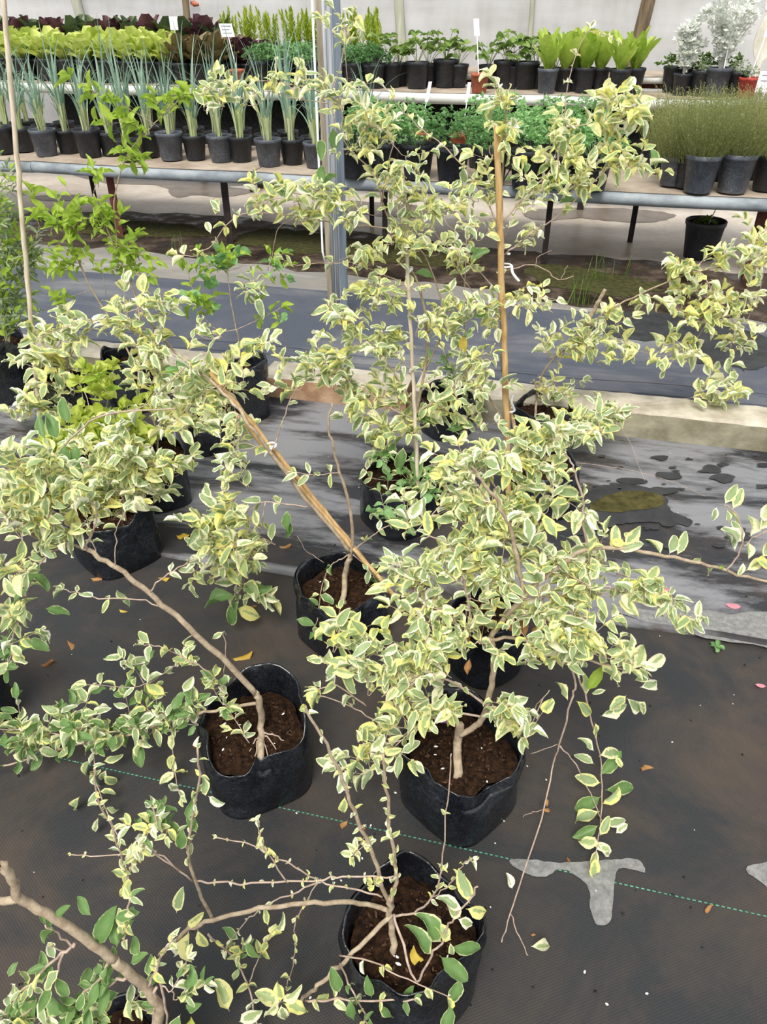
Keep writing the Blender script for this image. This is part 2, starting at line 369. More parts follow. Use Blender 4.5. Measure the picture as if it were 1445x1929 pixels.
# kerb of cast concrete blocks
kerb = tag(empty('kerb', bw(0, V_KF, 0)), kind='structure')
def kerb_block(u0, u1, mats, dv=0.0, h=.135, seed=0):
    rnd = random.Random(seed); n = max(6, int((u1-u0)/.05)); V = []; Fc = []; fm = []
    prof = [(0, 0), (0, h*.5), (.004, h-.012), (.016, h), (.1, h+.002), (.184, h), (.196, h-.012), (.2, h*.5), (.2, 0)]
    for i in range(n+1):
        u = u0+(u1-u0)*i/n
        for k, (a, z) in enumerate(prof):
            j = .003 if 0 < k < 8 else 0
            q = bw(u, V_KF+dv+a+rnd.uniform(-j, j), max(0, z+rnd.uniform(-j, j))); V.append(q)
    r = len(prof)
    for i in range(n):
        for k in range(r-1):
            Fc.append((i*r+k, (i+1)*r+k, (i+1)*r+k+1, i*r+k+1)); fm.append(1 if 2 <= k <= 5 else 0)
    Fc += [tuple(range(r-1, -1, -1)), tuple(n*r+k for k in range(r))]; fm += [0, 0]
    o = link('kerb_block', mesh('kerb_block', V, Fc, mats, False, fm), kerb); o.matrix_parent_inverse = Matrix.Translation(-kerb.location)
u1 = upx(1030, 810); 
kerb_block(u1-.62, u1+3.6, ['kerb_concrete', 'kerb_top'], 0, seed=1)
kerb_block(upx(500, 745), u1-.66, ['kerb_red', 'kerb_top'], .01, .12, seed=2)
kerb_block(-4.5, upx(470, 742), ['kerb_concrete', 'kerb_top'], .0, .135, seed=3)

# ------------------------------------------------------------------ wall, timber poles, steel post
ZB, ZU = .57, .95
V_B = vpx(722, 337, ZB); V_U = vpx(1070, 181, ZU); V_W = V_U + 1.55
V = []; Fc = []; nu, nz = 90, 30
for i in range(nu+1):
    for k in range(nz+1):
        u = -7+14*i/nu; z = .3+2.9*k/nz  # cloth stops short of the floor; gap added to light under the benches
        V.append(bw(u, V_W+.03*math.sin(u*2.3)+.006*math.sin(z*7+u*1.7), z))
for i in range(nu):
    for k in range(nz): Fc.append((i*(nz+1)+k, (i+1)*(nz+1)+k, (i+1)*(nz+1)+k+1, i*(nz+1)+k+1))
tag(link('wall_back', mesh('wall_back', V, Fc, 'shade_cloth')), kind='structure')
def pole(px0, px1, r, mat, label, square=False):
    """wall pole: px at the top of the frame and px lower down (y = 80)"""
    v = V_W-.09
    def hit(px, py):
        d = ray(px, py); t = v/(d.dot(VD)); return CAM+d*t
    a = hit(px0, 0); b = hit(px1, 80); d = (b-a); s0 = (a.z-0.0)/(-d.z); s1 = (3.1-a.z)/(-d.z)
    base = a+d*s0; top = a-d*s1
    m = MB(); rnd = random.Random(int(px0))
    pts = [base.lerp(top, i/14)+Vector((rnd.uniform(-1, 1), rnd.uniform(-1, 1), 0))*r*.12 for i in range(15)]
    m.tube(pts, [r*(1.08-.16*i/14+rnd.uniform(-.04, .04)) for i in range(15)], 4 if square else 10)
    o = m.build('wall_pole', mat); tag(o, label, 'pole', 'poles standing against the shade cloth wall')
pole(144, 162, .055, 'timber_pale', 'pale timber pole against shade cloth, leftmost of the five behind the lettuces')
pole(349, 357, .035, 'timber', 'thin brown pole on shade cloth behind the red lettuce pots')
pole(752, 757, .05, 'timber_pale', 'lichen grey timber pole on shade cloth behind strawberry pots')
pole(1004, 998, .024, 'timber_pale', 'thinnest pale batten on shade cloth, left of the dark leaning pole')
pole(1222, 1203, .06, 'timber', 'dark brown leaning pole behind the lime green leafy pots')
# orange clip on the cloth
def hitv(px, py, v): d = ray(px, py); return CAM+d*(v/d.dot(VD))
m = MB(); c = hitv(366, 7, V_W-.03)
m.tube([c+UD*(-.04)+Vector((0, 0, .01)), c, c+UD*.05+Vector((0, 0, -.01))], [.012, .028, .01], 8)
tag(m.build('cloth_patch', 'terracotta'), 'small orange patch stuck on the shade cloth high up', 'patch')

pb = gnd(637, 606); PY = pb.y; sc = depth(pb)/FPX
post = empty('steel_post', (pb.x, pb.y, 0)); tag(post, 'galvanised steel post with ribbed channels rising in front of benches', 'post')
def pbox(name, x0, x1, y0, y1, z0, z1, mat):
    m = MB(); m.box8([(x0, y0, z0), (x1, y0, z0), (x1, y1, z0), (x0, y1, z0), (x0, y0, z1), (x1, y0, z1), (x1, y1, z1), (x0, y1, z1)])
    return m.build(name, mat, post, smooth=False)
pbox('back_flange', .02, .06, .012, .09, 0, 3.1, 'steel_dark')
pbox('web', -.03, .02, .012, .09, 0, 3.1, 'steel')
pbox('edge_lip', -.058, -.03, -.004, .07, 0.02, 3.1, 'steel_rusty')
for x in (-.022, .006):
    m = MB(); m.tube([(x, .006, .05), (x, .006, 3.1)], .011, 8); m.build('rib', 'steel', post)
m = MB(); m.tube([(-.062, -.004, .35), (-.075, -.01, .42), (-.07, -.01, 3.1)], .006, 8); m.build('conduit', 'plastic_white', post)
m = MB(); rnd = random.Random(4)
m.tube([(0, .04, 0), (0, .04, .008), (0, .04, .012)], [.12, .09, .05], 14); m.build('footing', 'mud_wet', post)

# ------------------------------------------------------------------ benches
def bench(name, z, v0, v1, u0, u1, seg, legs, nose, label, nose_mat, legz):
    b = empty(name, bw((u0+u1)/2, v0, 0)); tag(b, label, 'bench'); inv = Matrix.Translation(-b.location)
    rnd = random.Random(7); u = u0; R = nose/2
    while u < u1-.05:
        e = min(u+seg*rnd.uniform(.85, 1.15), u1)
        if u1-e < .3: e = u1
        m = MB(); n = 10; prof = [(v1-v0, z), (R*.6, z)]
        for k in range(9): a = math.pi/2+math.pi*k/8; prof.append((R+R*math.cos(a)*1.0, z-R+R*math.sin(a)))
        prof += [(R*1.3, z-.035), (v1-v0, z-.035)]
        V = []; Fc = []; fm = []; dz = rnd.uniform(-.006, .006); dv = rnd.uniform(-.01, .01)
        for i in range(n+1):
            uu = u+.004+(e-u-.008)*i/n; sag = -.008*math.sin(math.pi*i/n)
            for a, zz in prof: V.append(bw(uu, v0+a+(dv if a < .5 else 0), zz+dz+sag))
        r = len(prof)
        for i in range(n):
            for k in range(r-1): Fc.append((i*r+k, (i+1)*r+k, (i+1)*r+k+1, i*r+k+1)); fm.append(1 if 1 <= k < r-2 else 0)
        Fc += [tuple(range(r-1, -1, -1)), tuple(n*r+k for k in range(r))]; fm += [1, 1]
        o = link('bench_slab', mesh('bench_slab', V, Fc, ['slab_top', nose_mat], False, fm), b); o.matrix_parent_inverse = inv
        for p in o.data.polygons:
            if p.material_index == 1: p.use_smooth = True
        u = e
    for (uu, vv, mat, w) in legs:
        m = MB(); zz = z-.036
        m.box8(strip_box(uu-w, uu+w, vv, vv+.006, 0, zz)); m.box8(strip_box(uu-w, uu-w+.006, vv+.006, vv+2*w, 0, zz))
        o = m.build('leg', mat, b, smooth=False); o.matrix_parent_inverse = inv
    for vv in (v0+.16, v1-.1):
        m = MB(); m.box8(strip_box(u0, u1, vv, vv+.04, z-.1, z-.036)); o = m.build('rail', 'rust', b, smooth=False); o.matrix_parent_inverse = inv
    return b
def leg_at(px, py, v, mat, w=.028):
    d = ray(px, py); p = CAM+d*(v/d.dot(VD)); return (p.dot(UD), v, mat, w)
vl = V_B+.16
legsB = [leg_at(205, 330, vl, 'rust', .032), leg_at(422, 350, vl, 'iron_black'), leg_at(725, 390, vl, 'iron_black', .02), leg_at(1035, 400, vl, 'iron_black', .02), leg_at(1440, 400, vl, 'rust', .03), leg_at(170, 330, vl+.8, 'iron_black', .02), leg_at(-180, 330, vl, 'rust'), leg_at(700, 350, vl+.8, 'iron_black', .02), leg_at(1200, 380, vl+.8, 'iron_black', .02)]
bench('lower_bench', ZB, V_B, V_B+1.14, upx(-420, 300, ZB), upx(1750, 390, ZB), 2.1, legsB, .085, 'low long bench of cement slabs with rounded grey front edge on iron legs', 'slab_nose', ZB)
legsU = [(u, V_U+.3, 'iron_black', .03) for u in (-3.2, -1.6, 0, 1.6, 3.0)] + [(u, V_U+.5, 'iron_black', .03) for u in (-3.2, 0, 3.0)]
U_END = upx(1420, 195, ZU)
bench('upper_bench', ZU, V_U, V_U+.61, upx(-500, 140, ZU), U_END, 1.8, legsU, .085, 'raised rear bench of cement slabs with pale rounded front edge', 'slab_white', ZU)

# added dark net acting as shade behind the low bench, under the rear one
simple('painted_shade', '1b1d1e', '2e302f', 40, .95, .1, bump=.2)
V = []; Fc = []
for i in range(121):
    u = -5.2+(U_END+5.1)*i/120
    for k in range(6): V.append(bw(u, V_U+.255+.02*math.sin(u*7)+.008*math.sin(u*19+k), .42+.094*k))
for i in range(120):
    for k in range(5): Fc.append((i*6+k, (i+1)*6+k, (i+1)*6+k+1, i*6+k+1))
net = link('added_dark_backdrop', mesh('added_dark_backdrop', V, Fc, 'painted_shade')); tag(net, 'dark shade net hanging under the rear bench behind the spring onions', 'net')
ZL = 1.05
legsL = [(u, V_U+1.15, 'iron_black', .02) for u in (-3.4, -1.2, 1.1, 2.8)] + [(u, V_U+.70, 'iron_black', .015) for u in (-3.4, -1.2, 1.1, 2.8)]
bench('rear_shelf', ZL, V_U+.62, V_U+1.36, upx(-500, 140, ZU)-.5, U_END+.15, 1.8, [(u, v, m_, w) for u, v, m_, w in legsL], .05, 'narrow raised shelf along the shade cloth behind the rear bench', 'slab_white', ZL)

# ------------------------------------------------------------------ leaf meshes (unit length along +x, face up +z), shared by all leaves
def leaf_mesh(name, mat, wr=.5, fold=.25, curl=.25, wave=.04, twist=0.0, peak=.45, tip=1.0, seed=0, pet=.08, ns=7):
    rnd = random.Random(seed); S5 = (-1, -.62, 0, .62, 1); E5 = (1, .45, 0, .45, 1)
    V = []; E = []; ph = rnd.uniform(0, 6); ph2 = rnd.uniform(0, 6)
    for i in range(ns):
        t = 1-(1-i/(ns-1))**1.45
        k = math.log(.5)/math.log(peak); w = math.sin(math.pi*min(max(t, 0)**k, 1))
        w = max(w, 0)**(.62*tip)*wr*.5
        if i == ns-1: w = .004
        if i == 0: w = .012
        x = pet+(1-pet)*t
        cz = -curl*(t**1.6)*.6
        for s, e in zip(S5, E5):
            y = s*w; z = abs(s)*w*fold*1.6 + cz + wave*abs(s)*abs(s)*math.sin(t*9+ph+(2 if s < 0 else 0))
            a = twist*t
            V.append((x*(1-.1*curl*t), y*math.cos(a)-(z-cz)*math.sin(a), cz+y*math.sin(a)+(z-cz)*math.cos(a))); E.append(e if 0 < i < ns-1 else .9)
    F4 = []
    for i in range(ns-1):
        for k in range(4): F4.append((i*5+k, (i+1)*5+k, (i+1)*5+k+1, i*5+k+1))
    o = len(V); V += [(0, -.008, 0), (0, .008, 0)]; E += [.3, .3]
    F4.append((o, 2, o+1)) if False else F4.append((o, 1, 3, o+1))
    me = mesh(name, V, F4, mat)
    a = me.attributes.new('edge', 'FLOAT', 'POINT'); a.data.foreach_set('value', E)
    return me
LEAF = {}
def family(key, mat, n, **kw):
    LEAF[key] = []
    for i in range(n):
        r = random.Random(hash((key, i)) if False else sum(map(ord, key))*31+i*7)
        LEAF[key].append(leaf_mesh('leaf_'+key, mat, wr=kw.get('wr', .48)*r.uniform(.85, 1.15), fold=r.uniform(.05, .95), curl=r.uniform(-.35, 1.15)*kw.get('curl', 1),
                         wave=r.uniform(.02, .11), twist=r.uniform(-1.1, 1.1), peak=kw.get('peak', .47)+r.uniform(-.05, .05), tip=kw.get('tip', 1), seed=i, pet=kw.get('pet', .07)))
family('v', 'leaf_variegated', 16, wr=.42)
family('s', 'leaf_cream', 12, wr=.48, curl=.9)
family('g', 'leaf_greenish', 6, wr=.43, curl=.7)
family('y', 'leaf_yellowgreen', 6, wr=.36, curl=.8, peak=.4, tip=1.3)
family('c', 'leaf_chartreuse', 5, wr=.8, curl=.6)
family('w', 'leaf_greygreen', 4, wr=.2, curl=.6)
family('d', 'leaf_dead', 4, wr=.45, curl=1.3)
family('o', 'leaf_yellow', 4, wr=.45, curl=.8)
family('h', 'leaf_herb', 4, wr=.6, curl=.5)
KINDNAME = {'v': 'leaf', 's': 'leaf', 'g': 'leaf', 'y': 'leaf', 'c': 'leaf', 'w': 'leaf', 'd': 'dead_leaf', 'o': 'yellow_leaf', 'h': 'leaf'}

def leaf_matrix(p, axis, nrm, size):
    x = axis.normalized(); z = nrm - x*nrm.dot(x)
    z = z.normalized() if z.length > 1e-4 else x.orthogonal().normalized()
    y = z.cross(x)
    m = Matrix((x, y, z)).transposed()
    m = m @ Matrix.Scale(size, 3); m = m.to_4x4(); m.translation = p; return m

# ------------------------------------------------------------------ grow bags and pots
def wob(rnd, n, amp):
    a = [(rnd.uniform(.4, 1)*amp/k**.6, k, rnd.uniform(0, 6.28)) for k in range(1, n+1)]
    return lambda th: sum(x*math.sin(k*th+p) for x, k, p in a)
def make_bag(parent, c, R, h, seed, bumps=(), soilz=None, collar=True, square=.06):
    """black polythene grow bag: gusseted base, creased sides, uneven rolled rim; c on the ground"""
    rnd = random.Random(seed); n = 80; inv = None
    rim = wob(rnd, 7, h*.055); cr = wob(rnd, 13, .035); cr2 = wob(rnd, 9, .02); rot = rnd.uniform(0, 1.5)
    ka = sorted(rnd.uniform(0, 2*math.pi) for _ in range(9)); kr = [rnd.uniform(-.13, .05) for _ in ka]; kz = [rnd.uniform(-.07, .16) for _ in ka]
    def fold(th, arr):                                    # straight facets between random corners of the mouth
        for i in range(len(ka)):
            a0 = ka[i]; a1 = ka[(i+1) % len(ka)]; sp = (a1-a0) % (2*math.pi) or 2*math.pi; d = (th-a0) % (2*math.pi)
            if d <= sp: return arr[i]+(arr[(i+1) % len(ka)]-arr[i])*d/sp
        return arr[0]
    def hz(th):
        z = h+rim(th)*.4+h*fold(th, kz)
        for (a, w, dh) in bumps:
            d = (th-a+math.pi) % (2*math.pi)-math.pi; z += dh*math.exp(-(d/w)**2)
        return z
    soilz = soilz or h*.8
    rows = [(.0, 0, 0), (.88, 0, 0), (.97, .015, 0), (.995, .06, .1)] + [(1.005, z, .15+.9*z) for z in (.13, .2, .28, .36, .44, .52, .6, .68, .75)] + [(1.0, .82, 1.0), (.99, .88, 1.1), (1.0, .95, 1.2), (1.005, 1.0, 1.3), (.985, 1.012, 1.3), (.965, .99, 1.25), (.95, .93, 1.1), (.94, None, .8)]
    V = []; Fc = []; o3 = Vector((seed*3.1, seed*1.7, 0))
    for (rf, zf, cf) in rows:
        for j in range(n):
            th = 2*math.pi*j/n
            sq = square*math.cos(4*th+rot)*(1.7 if (zf is not None and zf < .05) else 1)
            zz = 1 if zf is None else zf
            cre = mnoise.ridged_multi_fractal(Vector((math.cos(th)*2.2, math.sin(th)*2.2, zz*1.1+th*.0))+o3, 1.0, 2.1, 3, 1.0, 2.0)-.9
            r = R*rf*(1+sq)+R*cf*(cr(th)+(cr2(th) if zz > .8 else 0))+R*.03*cre*min(1, zz*3)*(1.2 if zz > .7 else 1)+R*fold(th, kr)*max(0, min(1, (zz-.55)/.4))
            z = soilz-.012 if zf is None else (zf*h if zf < .8 else hz(th)*zf)
            if zf is not None and .2 < zf < .8: z += h*.02*math.sin(5*th+rot)
            V.append((r*math.cos(th), r*math.sin(th), max(z, 0.0)))
    k = len(rows)
    for i in range(1, k-1):
        for j in range(n): Fc.append((i*n+j, i*n+(j+1) % n, (i+1)*n+(j+1) % n, (i+1)*n+j))
    Fc.append(tuple(n+j for j in range(n-1, -1, -1)))
    bag = link('grow_bag', mesh('grow_bag', V, Fc, 'black_plastic'), parent, c)
    if collar:
        V = []; Fc = []; a0 = rnd.uniform(0, 6); drop = wob(rnd, 6, .25)
        for q, (rf, dz) in enumerate(((1.01, 0.0), (1.045, -.012), (1.05, -.6), (1.035, -1.0))):
            for j in range(n):
                th = 2*math.pi*j/n; r = R*rf*(1+square*math.cos(4*th+rot))+R*1.25*(cr(th)+cr2(th))+R*fold(th, kr)*(1 if q < 2 else .75)
                zz = hz(th)*1.005+(dz if dz > -.1 else dz*h*.27*(1+drop(th)))
                V.append((r*math.cos(th), r*math.sin(th), zz))
        for i in range(3):
            for j in range(n): Fc.append((i*n+j, i*n+(j+1) % n, (i+1)*n+(j+1) % n, (i+1)*n+j))
        link('folded_rim', mesh('folded_rim', V, Fc, 'black_plastic'), bag)
    # soil with clods, chips
    V = [(0, 0, soilz+.01)]; Fc = []; nr, ns = 9, 36
    for i in range(1, nr+1):
        for j in range(ns):
            th = 2*math.pi*j/ns; r = R*i/nr*(.945*(1+square*math.cos(4*th+rot))+.8*cr(th)+fold(th, kr)-.008)
            V.append((r*math.cos(th), r*math.sin(th), soilz+rnd.uniform(-.006, .008)+.01*(1-i/nr)))
    for j in range(ns): Fc.append((0, 1+j, 1+(j+1) % ns))
    for i in range(nr-1):
        for j in range(ns): Fc.append((1+i*ns+j, 1+(i+1)*ns+j, 1+(i+1)*ns+(j+1) % ns, 1+i*ns+(j+1) % ns))
    so = link('soil', mesh('soil', V, Fc, 'soil', False), parent, c)
    m = MB()
    for i in range(130):
        th = rnd.uniform(0, 6.28); r = R*.76*math.sqrt(rnd.random()); s = rnd.uniform(.0012, .0032)
        p = Vector((r*math.cos(th), r*math.sin(th), soilz+.007)); d = Vector((rnd.uniform(-1, 1), rnd.uniform(-1, 1), rnd.uniform(-.3, .5))).normalized()*s*1.8
        m.tube([p-d, p, p+d], [s*.5, s, s*.45], 5, mi=0 if rnd.random() < .95 else 1)
    tag(m.build('bark_chips', ['soil_chip', 'perlite'], so), kind='stuff')
    return bag

def make_pot_mesh(name, mat, taper=.78, lip=.05):
    n = 24; prof = [(0, 0), (taper*.96, 0), (taper, .02), (taper+(1-taper)*.86, .86), (1.0, .865), (1.03, .90), (1.03, .985), (1.0, 1.0), (.95, .985), (.94, .85)]
    V = []; Fc = []
    for r, z in prof[1:]:
        for j in range(n): a = 2*math.pi*j/n; V.append((r*.5*math.cos(a), r*.5*math.sin(a), z))
    k = len(prof)-1
    for i in range(k-1):
        for j in range(n): Fc.append((i*n+j, i*n+(j+1) % n, (i+1)*n+(j+1) % n, (i+1)*n+j))
    Fc.append(tuple(range(n-1, -1, -1)))
    me = mesh(name, V, Fc, mat)
    return me
POT = {k: make_pot_mesh('pot', k) for k in ('pot_black', 'pot_grey', 'terracotta', 'red_plastic', 'blue_plastic')}
rnd = random.Random(3); V = [(0, 0, .9)]; Fc = []
for i in range(1, 5):
    for j in range(18): a = 2*math.pi*j/18; V.append((.475*i/4*math.cos(a), .475*i/4*math.sin(a), .885+rnd.uniform(-.01, .015)))
for j in range(18): Fc.append((0, 1+j, 1+(j+1) % 18))
for i in range(3):
    for j in range(18): Fc.append((1+i*18+j, 1+(i+1)*18+j, 1+(i+1)*18+(j+1) % 18, 1+i*18+(j+1) % 18))
SOILME = mesh('soil', V, Fc, 'soil', False)
def put_pot(root, d, h, mat, rz=0):
    p = link('pot', POT[mat], root); p.scale = (d, d, h); p.rotation_euler.z = rz
    s = link('soil', SOILME, root); s.scale = (d, d, h); s.rotation_euler.z = rz
    return p

# ------------------------------------------------------------------ shrub builder
class Shrub:
    def __init__(s, name, label, cat, group, base_px, wpx, front_px, seed, bumps=(), h=None, twig='twig', bark='bark', collar=True, scale=1.15, bag=True, square=.06, rbag=None):
        """base_px = (x, y) of the bag's near bottom edge; wpx its width; front_px the y of its near rim"""
        s.rnd = random.Random(seed)
        g = gnd(*base_px); R = rbag or wpx*.5*depth(g)/FPX*1.02
        d = Vector((g.x, g.y, 0)).normalized(); c = Vector((g.x, g.y, 0))+d*R
        if h is None:
            r = ray(base_px[0], front_px); t = math.hypot(g.x, g.y)/math.hypot(r.x, r.y); h = (CAM+r*t).z
        s.h = h; s.c = c; s.R = R; s.Y0 = c.y
        s.root = tag(empty(name, c), label, cat, group)
        s.inv = Matrix.Translation(-c); s.soil = h*.86
        if bag: make_bag(s.root, Vector((0, 0, 0)), R, h, seed+100, bumps, s.soil, collar, square)
        s.rooted = False; s.tw = MB(); s.nodes = []; s.leaves = []; s.twigmat = twig; s.bark = bark; s.sc = scale
    def P(s, q):
        p = at(q[0], q[1], s.Y0+(q[2] if len(q) > 2 else 0))
        if math.hypot(p.x-s.c.x, p.y-s.c.y) < s.R*1.1 and p.z < s.soil+.012:
            return gnd(q[0], q[1], s.soil+.012)              # nothing dips below the soil in the bag
        return p if p.z > .05 else gnd(q[0], q[1], .05)      # hanging shoots stay just above the ground
    def leaf(s, p, axis, nrm, size, kind):
        r = s.rnd
        nrm = nrm+Vector((r.gauss(0, .35), r.gauss(0, .35), r.gauss(0, .2)))
        s.leaves.append((size/depth(p), leaf_matrix(p, axis, nrm, size), kind, r.randrange(99)))
    def leaves_along(s, pts, px, spacing, kinds, start=.15, tipleaf=True):
        r = s.rnd; acc = 0; L = sum((pts[i+1]-pts[i]).length for i in range(len(pts)-1)); run = 0
        nxt = L*start; side = r.uniform(0, 6.28)
        for i in range(len(pts)-1):
            a, b = pts[i], pts[i+1]; seg = (b-a).length
            if seg < 1e-6: continue
            d = (b-a)/seg
            while nxt <= run+seg:
                p = a+d*(nxt-run); k = depth(p)/FPX
                perp = d.cross(Vector((0, 0, 1)));
                perp = perp.normalized() if perp.length > .05 else Vector((1, 0, 0))
                up = perp.cross(d).normalized()
                if up.z < 0: up = -up
                side += 1.57+r.gauss(0, .25)
                for sg in (1, -1):
                    if r.random() < .1: continue
                    w = (perp*math.cos(side)+up*math.sin(side)*.6)*sg
                    ax = w*.95+d*r.uniform(.2, .8)+Vector((0, 0, r.uniform(-.15, .3)))
                    sz = px*k*s.sc*r.uniform(.6, 1.2)
                    s.leaf(p, ax, Vector((0, -.3, 1)), sz, r.choice(kinds))
                nxt += spacing*k*r.uniform(.75, 1.3)
            run += seg
        if tipleaf:
            d = (pts[-1]-pts[-2]).normalized()
            for _ in range(2): s.leaf(pts[-1], d+Vector((r.gauss(0, .4), r.gauss(0, .4), r.gauss(0, .3))), Vector((0, -.3, 1)), px*depth(pts[-1])/FPX*s.sc*r.uniform(.6, .95), r.choice(kinds))
    def branch(s, q, r0, r1, leaf=None, spacing=14, kinds='v', start=.15, name=None, tipleaf=True, jit=.004):
        """q: traced points (x, y, dY); r0, r1 in mm"""
        r = s.rnd; pts = [s.P(x) for x in q]
        if name in ('trunk', 'stem', 'shoot') and (not s.rooted or name == 'shoot'):      # the main stem is rooted in the bag's soil
            s.rooted = True; p = pts[0]; o2 = Vector((p.x-s.c.x, p.y-s.c.y, 0))
            if o2.length > s.R*.7: o2 *= s.R*.5/o2.length
            if p.z > s.soil-.01: pts.insert(0, Vector((s.c.x+o2.x, s.c.y+o2.y, s.soil-.02)))
        pts = crom(pts, 4)
        pts = [pts[0]]+[p+Vector((r.gauss(0, 1), r.gauss(0, 1), r.gauss(0, 1)))*jit*.35 for p in pts[1:-1]]+[pts[-1]]
        n = len(pts); rad = [(r0+(r1-r0)*i/(n-1))*.001 for i in range(n)]
        if r0 >= 1.6:
            m = MB(); m.tube(pts, rad, 7)
            o = m.build(name or 'branch', s.bark if r0 > 3 else s.twigmat, s.root); o.matrix_parent_inverse = s.inv
        else: s.tw.tube(pts, rad, 5)
        s.nodes += pts
        if leaf: s.leaves_along(pts, leaf, spacing, kinds, start, tipleaf)
        return pts
    def cloud(s, cx, cy, rx, ry, n, px, dY=0.0, kinds='vvs', dz=None, up=.55, droop=0.0):
        r = s.rnd; C = s.P((cx, cy, dY)); k = depth(C)/FPX
        nt = max(1, round(n/4.2)); rd = (dz if dz is not None else min(rx, ry)*1.1*k)
        for _ in range(nt):
            while True:
                a, b, c = r.uniform(-1, 1), r.uniform(-1, 1), r.uniform(-1, 1)
                if a*a+b*b+c*c < 1: break
            p = C+RIGHT*a*rx*k+UP*b*ry*k+FWD*c*rd
            if p.z < .06: p.z = .06+r.random()*.05
            near = min(s.nodes, key=lambda q: (q-p).length_squared+ (0.0 if q.z < p.z+.05 else .01)) if s.nodes else p
            L = px*k*s.sc*r.uniform(1.2, 2.0)
            d = Vector((r.gauss(0, .7), r.gauss(0, .7), up-droop+r.gauss(0, .35)))
            if (p-near).length > 1e-3: d += (p-near).normalized()*.7
            d.normalize(); a0 = p-d*L*.5; e = p+d*L*.5
            mid = a0.lerp(near, .5)+Vector((r.gauss(0, .1), r.gauss(0, .1), r.gauss(0, .1)))*(a0-near).length
            con = crom([near, mid, a0, e], 3); m = len(con)
            s.tw.tube(con, [.0014-.0009*i/(m-1) for i in range(m)], 4, cap=False)
            s.nodes += con[2::2]
            s.leaves_along(crom([a0, p, e], 3), px, px*.62, kinds, .1)
    def loose(s, items, kinds='v'):
        """single leaves traced one by one: (x, y, angle in the picture in degrees, length px[, kind, dY])"""
        for it in items:
            x, y, a, L = it[:4]; kd = it[4] if len(it) > 4 else kinds[0]; dy = it[5] if len(it) > 5 else 0
            p = s.P((x, y, dy)); k = depth(p)/FPX; a = math.radians(a)
            ax = RIGHT*math.cos(a)+UP*math.sin(a)+FWD*s.rnd.gauss(0, .15)
            nrm = -FWD*.9+Vector((0, 0, .5))
            r = s.rnd; s.leaves.append((1e3, leaf_matrix(p, ax, nrm+Vector((r.gauss(0, .2), r.gauss(0, .2), 0)), L*k*1.04), kd, r.randrange(99)))
    def finish(s, limit=300):
        if s.tw.v:
            o = s.tw.build('twigs', s.twigmat, s.root); o.matrix_parent_inverse = s.inv; tag(o, kind='stuff')
        s.leaves.sort(key=lambda x: -x[0])
        for sc, m, kd, i in s.leaves[:limit]:
            me = LEAF[kd][i % len(LEAF[kd])]; o = bpy.data.objects.new(KINDNAME[kd], me); COL.objects.link(o)
            o.parent = s.root; o.matrix_parent_inverse = s.inv; o.matrix_world = m if False else m; o.matrix_basis = m
        rest = s.leaves[limit:]
        if rest:
            V = []; Fc = []; E = []; RN = []; fm = []; kds = sorted({x[2] for x in rest}); off = 0; mats = []
            for kd in kds:
                mats.append(LEAF[kd][0].materials[0].name)
            for sc, m, kd, i in rest:
                me = LEAF[kd][i % len(LEAF[kd])]; n = len(me.vertices)
                co = np.empty(n*3); me.vertices.foreach_get('co', co); co = co.reshape(-1, 3)
                A = np.array(m); V.append(co@A[:3, :3].T+A[:3, 3])
                e = np.empty(n); me.attributes['edge'].data.foreach_get('value', e); E.append(e); RN.append(np.full(n, s.rnd.random()))
                Fc += [tuple(v+off for v in p.vertices) for p in me.polygons]; fm += [kds.index(kd)]*len(me.polygons); off += n
            me = mesh('leaf_mass', np.concatenate(V).tolist(), Fc, mats, True, fm)
            a = me.attributes.new('edge', 'FLOAT', 'POINT'); a.data.foreach_set('value', np.concatenate(E))
            a = me.attributes.new('rnd', 'FLOAT', 'POINT'); a.data.foreach_set('value', np.concatenate(RN))
            o = link('leaf_mass', me, s.root); o.matrix_parent_inverse = s.inv; tag(o, kind='stuff')
    def stake(s, a, b, r, mat, nodes=True, name='stake'):
        A, B = s.P(a), s.P(b); m = MB(); k = 25
        if name == 'stake':                                   # canes are pushed into the soil or stand on the mat
            z0 = s.soil-.01 if math.hypot(A.x-s.c.x, A.y-s.c.y) < s.R*.8 else .012
            if A.z > z0: A = A+(A-B)*((A.z-z0)/(B.z-A.z))
        L = (B-A).length
        pts = [A.lerp(B, i/(k-1))+Vector((s.rnd.gauss(0, .0012), s.rnd.gauss(0, .0012), 0)) for i in range(k)]
        rad = [r*(1.12 if i % 6 == 3 else 1)*(1.0-.15*i/(k-1)) for i in range(k)]
        m.tube(pts, rad, 9); o = m.build(name, mat, s.root); o.matrix_parent_inverse = s.inv
        return A, B
    def tie(s, q, r, tail=None):
        c = s.P(q); m = MB()
        m.tube([c+Vector((r*math.cos(a), r*math.sin(a), 0)) for a in [2*math.pi*i/12 for i in range(13)]], .003, 6)
        if tail: m.tube(crom([c+Vector((r, -.005, 0)), s.P(tail).lerp(c, .5)+Vector((.0, -.01, .004)), s.P(tail)], 4), [.004]*5+[.0055]*4 if False else .0045, 6)
        o = m.build('tie', 'tie_white', s.root); o.matrix_parent_inverse = s.inv

# ------------------------------------------------------------------ the variegated shrubs in grow bags
GV = 'variegated shrubs in black grow bags'
VS, SH = 'variegated_shrub', 'shrub'
